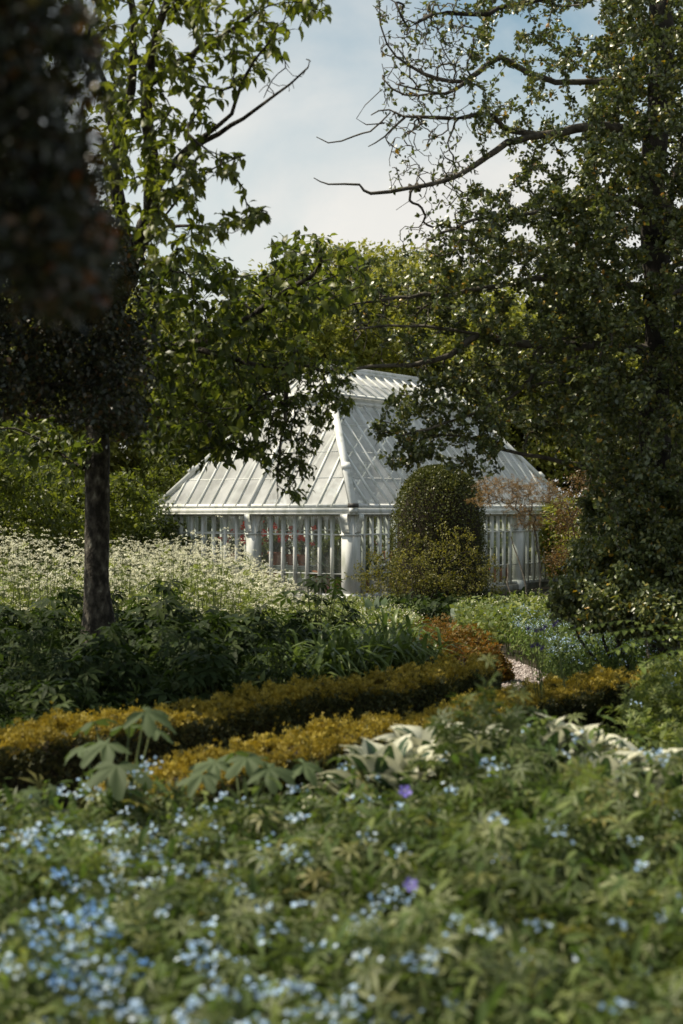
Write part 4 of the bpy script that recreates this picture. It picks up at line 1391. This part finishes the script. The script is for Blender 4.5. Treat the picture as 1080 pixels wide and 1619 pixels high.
def umbels():
    rg = np.random.default_rng(641)
    poly = [(-7.5, 15.2), (-3.2, 15.4), (-1.2, 16.0), (-.1, 17.5), (-.2, 24), (-1.2, 29.5), (-4, 31.5), (-8.5, 31)]
    n = 12500
    q = sample_ground(n, poly, rg)
    pxx = q[:, 0] / q[:, 1] * F + 540
    hmax = np.interp(pxx, [-50, 150, 330, 400, 430, 480, 540], [1.42, 1.36, 1.3, 1.12, .9, .7, .6])
    hmax = hmax * np.interp(q[:, 1], [15, 18, 30], [.8, .95, 1.0])
    cl = np.sin(q[:, 0] * 2.3 + np.sin(q[:, 1] * 1.1) * 2) * np.sin(q[:, 1] * 1.9 + 1) + .5 * np.sin(q[:, 0] * 5.1 - q[:, 1] * 3.3)
    hmax = hmax * (1 + .13 * cl) * rg.normal(1, .07, n)
    keep = pxx < rg.normal(452, 26, n)
    q, hmax, pxx = q[keep], hmax[keep], pxx[keep]
    n = len(q)
    hh = hmax * (1.06 - .75 * rg.uniform(0, 1, n) ** 1.4)
    z0 = gz(q[:, 0], q[:, 1])
    top = np.stack([q[:, 0] + rg.normal(0, .06, n), q[:, 1] + rg.normal(0, .06, n), z0 + hh], 1)
    tilt = nrm(rg.normal(0, .25, (n, 3)) + (0, 0, 1))
    # umbellets on a shallow dish
    m = 12
    a = rg.uniform(0, 2 * math.pi, (n, m)); r = np.sqrt(rg.uniform(0, 1, (n, m))) * .034
    sc = rg.uniform(.6, 1.35, (n, 1))
    off = np.stack([r * np.cos(a) * sc, r * np.sin(a) * sc, .012 - (r / .034) ** 2 * .02 + rg.normal(0, .005, (n, m))], -1)
    pos = (top[:, None, :] + off).reshape(-1, 3)
    nm = np.repeat(tilt, m, 0) + rg.normal(0, .3, (n * m, 3))
    A = scatter(T_disc(6, .1), pos, rg.normal(size=(n * m, 3)), nm, rg.uniform(.009, .02, n * m))
    base = np.stack([q[:, 0], q[:, 1], z0 - .02], 1)
    sel = rg.permutation(n)[:3000]
    B = tubes([(np.array([base[i], base[i] * .5 + top[i] * .5 + rg.normal(0, .03, 3), top[i] - (0, 0, .015)]), [.005, .004, .002]) for i in sel], 3)
    # ferny leaves under the flowers
    k = 11000
    li = rg.integers(0, n, k)
    lp_ = base[li] + (top[li] - base[li]) * rg.uniform(.05, .9, (k, 1)) + rg.normal(0, .1, (k, 3)) * (1, 1, .3)
    C = scatter(T_sprig(7, .1), lp_, rg.normal(0, .8, (k, 3)) + (0, 0, .1), rg.normal(0, .4, (k, 3)) + (0, 0, 1), rg.uniform(.06, .14, k))
    V, f, mi = join([(A[0], A[1], 0), (B[0], B[1], 1), (C[0], C[1], 2)])
    o = build('cow_parsley', V, f, [M['white_petal'], M['stem'], M['parsley']], None, mi)
    tag(o, 'drift of creamy white cow parsley umbels between the slender trunk and the greenhouse', 'flowers', kind='stuff')


umbels()


def drift(name, label, cat, poly, n, hfun, leaf_t, leaf_m, lsize, flowers=0, fm='fmn', fsize=(.007, .011), clus=7, crad=.02, seed=1, leaves_per=6, stemn=.3, pick=None, droop=.15, fm2=None, pick2=None, lay=.35):
    """a mass of small plants: leaves through the depth of the layer, flower clusters on top"""
    rg = np.random.default_rng(seed)
    q = sample_ground(n, poly, rg)
    z0 = gz(q[:, 0], q[:, 1])
    hh = hfun(q[:, 0], q[:, 1])
    top = np.stack([q[:, 0], q[:, 1], z0 + hh * rg.uniform(.75, 1.08, n)], 1)
    base = np.stack([q[:, 0] + rg.normal(0, .03, n), q[:, 1] + rg.normal(0, .03, n), z0 - .02], 1)
    k = n * leaves_per
    li = np.repeat(np.arange(n), leaves_per)
    fr = 1 - rg.uniform(0, 1, (k, 1)) ** 1.6 * (1 - lay)
    pos = base[li] + (top[li] - base[li]) * fr + rg.normal(0, 1, (k, 3)) * (.05, .05, .02)
    xd = rg.normal(0, .7, (k, 3)) + (0, 0, -droop)
    nm = rg.normal(0, .38, (k, 3)) + (0, 0, 1)
    A = scatter(leaf_t, pos, xd, nm, rg.uniform(lsize[0], lsize[1], k))
    parts = [(A[0], A[1], 0)]
    mats = [M[leaf_m], M['stem']]
    si = rg.permutation(n)[:int(n * stemn)]
    B = tubes([(np.array([base[i], (base[i] + top[i]) / 2 + rg.normal(0, .02, 3), top[i]]), [.004, .003, .0015]) for i in si], 3)
    parts.append((B[0], B[1], 1))
    def fl(count, m, pk, idx):
        ci = rg.permutation(n)
        if pk is not None:
            w = pk(q[ci, 0], q[ci, 1])
            ci = ci[rg.uniform(size=n) < w]
        ci = ci[:count]
        c = len(ci)
        if not c: return
        cc = top[ci] + np.stack([rg.normal(0, .02, c), rg.normal(0, .02, c), rg.uniform(.0, .06, c)], 1)
        fp = np.repeat(cc, clus, 0) + rg.normal(0, 1, (c * clus, 3)) * (crad, crad, crad * .6)
        D = scatter(T_disc(5, .05), fp, rg.normal(size=(c * clus, 3)), rg.normal(0, .45, (c * clus, 3)) + (0, -.25, 1), rg.uniform(fsize[0], fsize[1], c * clus))
        parts.append((D[0], D[1], idx))
        mats.append(M[m])
    if flowers: fl(flowers, fm, pick, 2)
    if fm2: fl(fm2[1], fm2[0], pick2, 3)
    V, f, mi = join(parts)
    o = build(name, V, f, mats, None, mi)
    return tag(o, label, cat, kind='stuff')


def topz(pyv, d):
    return H - (pyv - 809.5) / F * d


# foreground bed: cranesbill leaves and forget-me-nots
def h_fore(x, y):
    px = x / y * F + 540
    b = .45 + .085 * np.sin(x * 6.3 + 1 + np.sin(y * 3)) * np.cos(y * 4.9 - x) + .04 * np.sin(x * 13 + y * 4) * np.sin(y * 11)
    b = b + .2 * np.exp(-((px - 880) / 260) ** 2) * np.clip((y - 3.2) / 2, 0, 1)
    b = b - .06 * np.clip((y - 5.4), 0, 1.5) * (px < 520) * (px > 230)
    return b


fore = [(-1.3, 2.2), (1.5, 2.2), (2.6, 6.3), (1.8, 7.1), (.4, 6.6), (-.3, 6.4), (-1.2, 6.4), (-2.3, 6.6), (-2.4, 5.0)]
drift('cranesbill_foliage', 'mass of soft green cut cranesbill leaves filling the near flower bed', 'foliage', fore, 3300, h_fore, T_palm(7, 280, .1, droop=.25, low=.75), 'cranes', (.05, .11), seed=701, leaves_per=5, lay=.1)


def pick_blue(x, y):
    px = x / y * F + 540
    py = 809.5 + (H - .5) / y * F
    w = .75 * np.exp(-((px - 170) / 230) ** 2) * np.clip((py - 1180) / 90, 0, 1) + .75 * np.exp(-((px - 520) / 180) ** 2 - ((py - 1560) / 130) ** 2) + .1
    cl = np.sin(x * 13 + 2) * np.cos(y * 9) + np.sin(x * 6 - y * 7)
    return np.clip(w * np.clip(.15 + cl, .02, 1.4), .0, 1)


def pick_deep(x, y):
    px = x / y * F + 540
    py = 809.5 + (H - .5) / y * F
    return np.exp(-((px - 115) / 65) ** 2 - ((py - 1510) / 80) ** 2)


drift('forget_me_nots', 'pale blue forget-me-nots flowering through the near flower bed', 'flowers', fore, 5200, lambda x, y: h_fore(x, y) + .03, T_ovate(.14, .04, .15), 'fmn_leaf', (.05, .1), 460, 'fmn', (.012, .019), 9, .019, 702, 4, .4, pick_blue, fm2=('fmn_deep', 75), pick2=pick_deep)


# mound of cranesbill among the hostas
def cranes_mound(label, px, d, r, h, n, seed):
    return mound('cranesbill_plant', label, (px - 540) / F * d, d, r, h, 'cranes_d', (.05, .085), n, seed, T_palm(7, 260, .09, droop=.2, low=.75), 'mounded cranesbill plants', 'plant', .9, .55)


cranes_mound('tallest cranesbill mound of cut green leaves standing between the two groups of white hostas', 770, 6.3, .36, .95, 900, 711)
cranes_mound('cranesbill mound just right of the tallest mound, before the right hostas', 850, 5.7, .28, .5, 380, 712)

cranes_mound('cranesbill mound in front of the left white hosta and purple flower', 690, 5.6, .3, .6, 420, 713)
cranes_mound('cranesbill mound at the right edge below the white hostas', 1010, 5.3, .36, .52, 420, 714)
cranes_mound('cranesbill mound in the middle right of the near bed', 800, 5.0, .36, .56, 480, 715)


def hosta(label, px, d, r, h, n, seed, size=(.15, .23)):
    n = int(n * 1.35)
    rg = np.random.default_rng(seed)
    x = (px - 540) / F * d
    root = thing('variegated_hosta', label, 'plant', (x, d, 0), 'white variegated hostas')
    a = np.arange(n) * 2.4 + rg.normal(0, .2, n)
    k = (np.arange(n) + .5) / n
    e = np.interp(k, [0, 1], [1.1, .15])
    o = np.stack([np.cos(a), np.sin(a)], 1)
    rr = r * (.15 + .6 * k)
    pos = np.stack([x + o[:, 0] * rr, d + o[:, 1] * rr, h * (1 - .4 * k)], 1)
    xd = np.stack([o[:, 0] * np.cos(e), o[:, 1] * np.cos(e), np.sin(e) - .1], 1) + rg.normal(0, .22, (n, 3))
    nm = np.stack([-o[:, 0] * np.sin(e), -o[:, 1] * np.sin(e), np.cos(e)], 1) + rg.normal(0, .15, (n, 3)) + (0, 0, .3)
    V, f, mi = scatter(T_hosta(), pos, xd, nm, rg.uniform(size[0], size[1], n))
    build('leaves', V, f, [M['hosta_g'], M['hosta_w']], root, mi, smooth=True)
    b = np.array([x, d, -.02])
    V, f = tubes([(np.array([b + (p - b) * (.1, .1, 0), b + (p - b) * (.45, .45, .6), p]), [.008, .006, .005]) for p in pos], 5)
    build('stems', V, f, M['stem'], root)


hosta('lowest white-edged hosta at the left of the cranesbill mound', 612, 6.4, .36, .52, 32, 721, (.17, .24))
hosta('white-edged hosta behind the tallest cranesbill mound, its tips showing at left', 676, 6.9, .34, .54, 28, 722)
hosta('white-edged hosta directly behind the top of the tallest cranesbill mound', 760, 7.6, .28, .42, 14, 723)
hosta('largest mass of white hosta leaves right of the tallest cranesbill mound', 905, 6.6, .44, .58, 40, 724)
hosta('white-edged hosta at the far right behind the cranesbill', 1005, 6.5, .38, .5, 30, 725)
hosta('white-edged hosta close against the right side of the tallest cranesbill mound', 862, 6.5, .32, .56, 30, 727)
hosta('outermost white hosta at the right end of the right hosta group', 1050, 6.2, .3, .44, 26, 728)
hosta('white-edged hosta tucked low between the left hostas and the tallest mound', 655, 6.3, .26, .46, 24, 729)
hosta('white hosta low in front of the right hosta group', 955, 6.2, .32, .52, 28, 726)


# big lobed leaves over the near hedge
def lobed(label, leaves, base, seed):
    rg = np.random.default_rng(seed)
    root = thing('lobed_leaf_plant', label, 'plant', base, None)
    b = np.array(base)
    n, span = 5, 250
    for (px, py, d, ang, s, pitch) in leaves:
        p = P(px, py, d)
        # palmate blade with shallow lobes
        V, T, Q = [(0, 0, 0)], [], []
        rim = 51
        fr = (.3, .65, 1.0)
        for i in range(rim):
            u = i / (rim - 1)
            th = R(-140 + 280 * u)
            f_ = abs(((u * 5) % 1) * 2 - 1) if u < 1 else 1.0      # 1 in the notch, 0 on the lobe's midrib
            rr = (1 - .58 * f_ ** 1.3) * (1 - .3 * (abs(th) / R(140)) ** 2) * (1 + .035 * (-1) ** i)
            for k_ in fr:
                z = -.32 * (rr * k_) ** 2.2 - .09 * (1 - f_) * k_ + .05 * math.cos(9 * th + seed) * k_
                V.append((rr * k_ * math.cos(th), rr * k_ * math.sin(th), z))
        for i in range(rim - 1):
            a0, a1 = 1 + 3 * i, 4 + 3 * i
            T.append((0, a0, a1))
            for k_ in (0, 1): Q.append((a0 + k_, a0 + k_ + 1, a1 + k_ + 1, a1 + k_))
        xd = np.array([[math.cos(ang), math.sin(ang), -.25]]); nm = np.array([[pitch * math.cos(ang), pitch * math.sin(ang) - .25, 1.0]])
        V2, f, _ = scatter((np.array(V), [np.array(T), np.array(Q)], None), p[None], xd, nm, np.array([s]))
        lf = build('leaf', V2, f, M['rodg'], root, smooth=True)
        V2, f = tubes([(np.array([b, b * .5 + p * .5 + (0, 0, .1), p]), [.007, .006, .004])], 5)
        build('stalk', V2, f, M['stem'], lf)


b1 = P(190, 1300, 6.3); b1[2] = 0
lobed('grey-green plant with big lobed leaves rising over the near hedge at left', [(230, 1125, 6.3, -.2, .16, .2), (170, 1175, 6.25, -2.4, .15, .3), (185, 1210, 6.1, -1.4, .19, .1), (240, 1150, 6.5, .8, .13, .4), (130, 1180, 6.5, 2.8, .12, .2), (150, 1140, 6.8, 2.2, .13, 0), (205, 1145, 6.6, 1.7, .12, .1)], tuple(b1), 731)
b1 = P(390, 1330, 6.2); b1[2] = 0
lobed('grey-green plant with big lobed leaves before the golden hedge, right of its taller twin', [(390, 1198, 6.2, -1.2, .15, .1), (340, 1205, 6.2, -2.6, .15, .2), (425, 1215, 6.1, -.3, .15, .2), (480, 1208, 6.3, 0, .14, .2), (370, 1190, 6.5, 2, .13, .1), (320, 1225, 6.0, -2, .12, .1)], tuple(b1), 732)
b1 = P(30, 1330, 5.8); b1[2] = 0
lobed('small lobed-leaf plant at the left edge of the near bed', [(45, 1248, 5.8, -.6, .075, .2), (80, 1243, 6.0, .2, .06, .2)], tuple(b1), 733)


# single violet cranesbill flowers
def violet(label, px, py, d, s, ang):
    p = P(px, py, d)
    root = thing('cranesbill_flower', label, 'flower', (p[0], p[1] + .03, 0))
    V, T, Q = [], [], []
    pet = MB()
    nrmv = nrm(np.array([.1, -.75, .6])); e1 = nrm(np.cross(nrmv, (0, 0, 1.))); e2 = np.cross(nrmv, e1)
    for i in range(5):
        a = ang + i * 2 * math.pi / 5
        pts = [p]
        for r, da, lift in ((.55, -.45, .1), (1, -.42, .3), (1.1, 0, .36), (1, .42, .3), (.55, .45, .1)):
            pts.append(p + s * (r * (math.cos(a + da) * e1 + math.sin(a + da) * e2) + lift * nrmv))
        pet.add(pts, T=[(0, 1, 2), (0, 2, 3), (0, 3, 4), (0, 4, 5)])
    pet.out('petals', M['violet'], root)
    m = MB()
    m.lathe([(.001, .0), (s * .16, .002), (s * .14, s * .25), (.001, s * .3)], p + nrmv * s * .05, 8)
    m.out('eye', M['eye'], root)
    V, f = tubes([(np.array([(p[0], p[1] + .03, -.02), p * (1, 1, .6) + (.01, .03, 0), p - nrmv * .004]), [.003, .0025, .0015])], 5)
    build('stem', V, f, M['stem'], root)


violet('violet cranesbill flower at the foot of the left white hosta', 640, 1252, 5.3, .024, .3)
violet('violet cranesbill flower low in the middle of the near bed', 649, 1400, 4.1, .02, 1.2)


# columbines on tall stems over the path edge
def columbine(label, base, heads, seed):
    rg = np.random.default_rng(seed)
    root = thing('columbine', label, 'flower', tuple(base))
    b = np.array(base)
    for (px, py, d) in heads:
        p = P(px, py, d)
        n = 9
        a = np.arange(n) * 2 * math.pi / n
        xd = np.stack([np.cos(a), np.sin(a), np.where(np.arange(n) % 2 == 0, -.7, .25)], 1)
        V, f, _ = scatter(T_ovate(.3, .1, .1), np.repeat(p[None], n, 0), xd, np.stack([np.cos(a), np.sin(a), 0 * a + 1.2], 1), rg.uniform(.026, .038, n))
        V2, f2 = tubes([(np.array([b, b * .4 + p * .6 + rg.normal(0, .02, 3), p + (0, .01, .02), p]), [.0045, .0035, .0025, .002])], 4)
        so_ = build('stem', V2, f2, M['stem'], root)
        build('petals', V, f, M['purple'], so_)


for i, (hx, lab) in enumerate([
        ([(836, 993, 10.2), (856, 994, 10.2), (862, 990, 10.3), (848, 996, 10.1)], 'tall purple columbine with the highest dark flowers over the blue drift'),
        ([(842, 1020, 10.0), (858, 1023, 10.0), (850, 1018, 10.1)], 'purple columbine with lower dark flowers by the path'),
        ([(880, 983, 10.8), (876, 987, 10.8)], 'purple columbine nearest the holly bush')]):
    q = P(hx[0][0] + 25, 900, 10.3 + .2 * i)
    columbine(lab, (q[0], q[1], -.02), hx, 740 + i)


# arching stems of Solomon's seal
def seal(label, pts, seed):
    rg = np.random.default_rng(seed)
    q = smooth_path(pts, .03)
    root = thing('arching_plant', label, 'plant', tuple(q[0]), 'arching leafy stems at the right edge')
    V, f = tubes([(q, np.linspace(.005, .002, len(q)))], 5)
    build('stem', V, f, M['stem'], root)
    t = nrm(np.gradient(q, axis=0))
    ii = np.arange(len(q) // 4, len(q), 1)
    p = q[ii]
    sd = nrm(np.cross(t[ii], (0, 0, 1.)))
    sg = np.where(np.arange(len(ii)) % 2 == 0, 1., -1.)[:, None]
    xd = sd * sg * .8 + t[ii] * .5 + (0, 0, -.15)
    V, f, _ = scatter(T_ovate(.22, .05, .12), p, xd, rg.normal(0, .15, p.shape) + (0, 0, 1), rg.uniform(.06, .09, len(p)))
    build('leaves', V, f, M['seal'], root)


for i, (pts, lab) in enumerate([
        ([(2.75, 9.6, 0), P(1100, 1040, 9.7), P(1060, 990, 9.6), P(1000, 995, 9.5), P(930, 1008, 9.4)], 'uppermost arching leafy stem leaning left at the right edge'),
        ([(2.8, 9.2, 0), P(1120, 1060, 9.2), P(1080, 1010, 9.2), P(1020, 1010, 9.1), P(970, 1030, 9.0)], 'middle arching leafy stem at the right edge under the holly bush'),
        ([(2.85, 9.0, 0), P(1130, 1070, 9.0), P(1100, 1030, 9), P(1050, 1035, 8.9), P(1015, 1055, 8.8)], 'lowest arching leafy stem at the right edge'),
        ([(2.7, 10.1, 0), P(1060, 1030, 10.1), P(1010, 985, 10.1), P(960, 985, 10.1), P(890, 1000, 10)], 'arching leafy stem reaching towards the purple columbines')]):
    seal(lab, pts, 750 + i)

# drifts in the middle distance
flat = lambda h, v=.1: (lambda x, y: h * (1 + v * np.sin(x * 4.1 + y) * np.cos(y * 3.3 - x)))
drift('forget_me_nots', 'pale blue forget-me-nots spilling along the right side of the path', 'flowers', [(1.75, 11.9), (2.6, 12.0), (3.3, 13.5), (3.2, 18), (2.0, 18.5), (2.05, 14.5)], 2600, flat(.46, .2), T_ovate(.16, .04, .15), 'fmn_leaf', (.04, .075), 480, 'fmn', (.009, .015), 9, .03, 711, 5, .2)
drift('ground_cover', 'bright green ground cover between the path and the right glass wall', 'foliage', [(1.5, 18.2), (3.6, 14.5), (5.2, 16), (5.6, 27), (3.6, 27.5), (2.0, 24)], 3200, flat(.5, .25), T_ovate(.3, .05, .15), 'ground_leaf', (.06, .11), 160, 'white_petal', (.014, .022), 6, .05, 712, 5, .1)
drift('ground_cover', 'light green ground cover below the corner post of the greenhouse', 'foliage', [(-1.0, 15.5), (.6, 14.6), (1.0, 18), (1.3, 28.5), (.2, 30.5), (-.8, 31)], 2600, flat(.36, .3), T_ovate(.3, .05, .15), 'ground_leaf', (.05, .1), 260, 'white_petal', (.014, .024), 8, .05, 713, 5, .1)
drift('ground_cover', 'dark leafy plants at the foot of the loose shrub and dome', 'foliage', [(.6, 25.5), (3.6, 25.5), (4.6, 30), (1.2, 31)], 1300, flat(.4, .3), T_ovate(.3, .05, .15), 'perennial', (.08, .15), seed=714, leaves_per=5, stemn=.1)
drift('mixed_foliage', 'fine mixed green foliage and small blue flowers at the right edge behind the hostas', 'foliage', [(1.9, 7.6), (2.9, 7.0), (3.6, 9.5), (3.4, 12.4), (2.55, 11.8), (2.2, 10.2), (1.75, 8.8)], 2600, flat(.48, .25), T_sprig(7, .12), 'ground_leaf', (.04, .08), 130, 'fmn', (.008, .014), 8, .025, 715, 6, .3)
drift('ground_cover', 'dark ground cover leaves under the tall perennials and the slender trunk', 'foliage', [(-4.5, 8.6), (-2.6, 8.0), (-1.3, 9.6), (-.2, 10.6), (.8, 12.2), (.9, 14.5), (-.5, 15.5), (-5, 15.3)], 3200, flat(.34, .3), T_palm(5, 200, .12, droop=.2), 'perennial', (.07, .12), seed=716, leaves_per=4, stemn=.1)
drift('ground_cover', 'low green weeds along the foot of the near golden hedge', 'foliage', [(-2.2, 5.6), (-1.2, 6.0), (-.6, 6.8), (.2, 7.9), (.9, 8.8), (1.9, 10.2), (1.5, 7.4), (.4, 6.6), (-.4, 6.3)], 900, flat(.24, .3), T_sprig(7, .12), 'cranes_d', (.05, .09), seed=717, leaves_per=5, stemn=.1)
drift('meadow', 'rough green meadow grass beneath the woodland edge', 'grass', [(-14, 30), (-6, 31.5), (-4.6, 36), (3, 46), (8, 44), (7, 30), (14, 26), (20, 44), (-18, 46)], 3500, flat(.35, .3), T_sprig(7, .08), 'parsley', (.1, .2), seed=718, leaves_per=5, stemn=0.01)

# big grey-green hosta leaves in the middle distance
for i, (px, d, lab) in enumerate([(750, 22.5, 'silvery big-leaved hosta clump right of the rusty shrubs'), (780, 20.5, 'silvery big-leaved clump nearest the gravel bend'), (590, 24, 'silvery leafy clump before the corner of the greenhouse'), (850, 24, 'silvery leafy clump before the right glass wall')]):
    mound('silver_hosta', lab, (px - 540) / F * d, d, .42, .4, 'silver', (.16, .26), 60, 760 + i, T_ovate(.32, .05, .15), 'silvery large-leaved clumps', 'plant', .8, .7)

# ---------------------------------------------------------------- sky, sun, camera
SUN_AZ = np.array([-.985, .17]); SUN_EL = R(55)
w = bpy.data.worlds.new('World')
SC.world = w
w.use_nodes = True
nt = w.node_tree
nt.nodes.clear()
N, L = nt.nodes.new, nt.links.new
sky = N('ShaderNodeTexSky')
sky.sky_type = 'NISHITA'
sky.sun_disc = False
sky.sun_elevation = SUN_EL
sky.sun_rotation = math.atan2(SUN_AZ[0], SUN_AZ[1])
sky.air_density, sky.dust_density = 1.0, 1.2
tc = N('ShaderNodeTexCoord')
mp = N('ShaderNodeMapping')
mp.inputs['Scale'].default_value = (1, 1, 1.3)
mp.inputs['Location'].default_value = (.35, .2, .1)
L(tc.outputs['Generated'], mp.inputs[0])
nz = N('ShaderNodeTexNoise')
nz.inputs['Scale'].default_value = 3.2
nz.inputs['Detail'].default_value = 9
nz.inputs['Roughness'].default_value = .55
nz.inputs['Distortion'].default_value = .3
L(mp.outputs[0], nz.inputs[0])
cr = N('ShaderNodeValToRGB')
cr.color_ramp.elements[0].position, cr.color_ramp.elements[1].position = .4, .66
# cloud bank thicker towards the horizon
sx = N('ShaderNodeSeparateXYZ'); L(tc.outputs['Generated'], sx.inputs[0])
mr = N('ShaderNodeMapRange'); mr.inputs[1].default_value = .1; mr.inputs[2].default_value = .4
mr.inputs[3].default_value = .14; mr.inputs[4].default_value = -.04
L(sx.outputs[2], mr.inputs[0])
ad = N('ShaderNodeMath'); ad.operation = 'ADD'
L(nz.outputs[0], ad.inputs[0]); L(mr.outputs[0], ad.inputs[1])
L(ad.outputs[0], cr.inputs[0])
n2 = N('ShaderNodeTexNoise'); n2.inputs['Scale'].default_value = 7; n2.inputs['Detail'].default_value = 7
L(mp.outputs[0], n2.inputs[0])
cc = N('ShaderNodeValToRGB')
cc.color_ramp.elements[0].position, cc.color_ramp.elements[1].position = .3, .7
cc.color_ramp.elements[0].color = (5.2, 5.25, 5.1, 1)
cc.color_ramp.elements[1].color = (6.2, 6.05, 5.7, 1)
L(n2.outputs[0], cc.inputs[0])
tn = N('ShaderNodeMix'); tn.data_type = 'RGBA'; tn.blend_type = 'MULTIPLY'
tn.inputs[0].default_value = 1; tn.inputs[7].default_value = (1.12, 1.1, .86, 1)
L(sky.outputs[0], tn.inputs[6])
mx = N('ShaderNodeMix'); mx.data_type = 'RGBA'
L(cr.outputs[0], mx.inputs[0]); L(tn.outputs[2], mx.inputs[6]); L(cc.outputs[0], mx.inputs[7])
bg = N('ShaderNodeBackground'); bg.inputs[1].default_value = .1
L(mx.outputs[2], bg.inputs[0])
wo = N('ShaderNodeOutputWorld')
L(bg.outputs[0], wo.inputs[0])

sl = bpy.data.lights.new('sun', 'SUN')
sl.energy = 4.6
sl.angle = R(.53)
sl.color = (1, .9, .72)
so = bpy.data.objects.new('sun', sl)
d = Vector((SUN_AZ[0] * math.cos(SUN_EL), SUN_AZ[1] * math.cos(SUN_EL), math.sin(SUN_EL)))
so.rotation_euler = (-d).to_track_quat('-Z', 'Y').to_euler()
so.location = d * 60
link(so)

cam = bpy.data.cameras.new('camera')
cam.sensor_fit = 'VERTICAL'
cam.sensor_height = 36
cam.lens = F * 36 / 1619
cam.clip_start = .05
cam.clip_end = 3000
cam.dof.use_dof = True
cam.dof.focus_distance = 20
cam.dof.aperture_fstop = 2.2
co = bpy.data.objects.new('camera', cam)
co.location = (0, 0, H)
co.rotation_euler = (R(90), 0, 0)
link(co)
SC.camera = co
SC.view_settings.view_transform = 'Standard'
SC.view_settings.look = 'None'
SC.view_settings.exposure = .56
SC.view_settings.gamma = 1
cy = SC.cycles
cy.max_bounces = 8
cy.diffuse_bounces = 3
cy.glossy_bounces = 2
cy.transmission_bounces = 4
cy.transparent_max_bounces = 8
cy.use_denoising = True
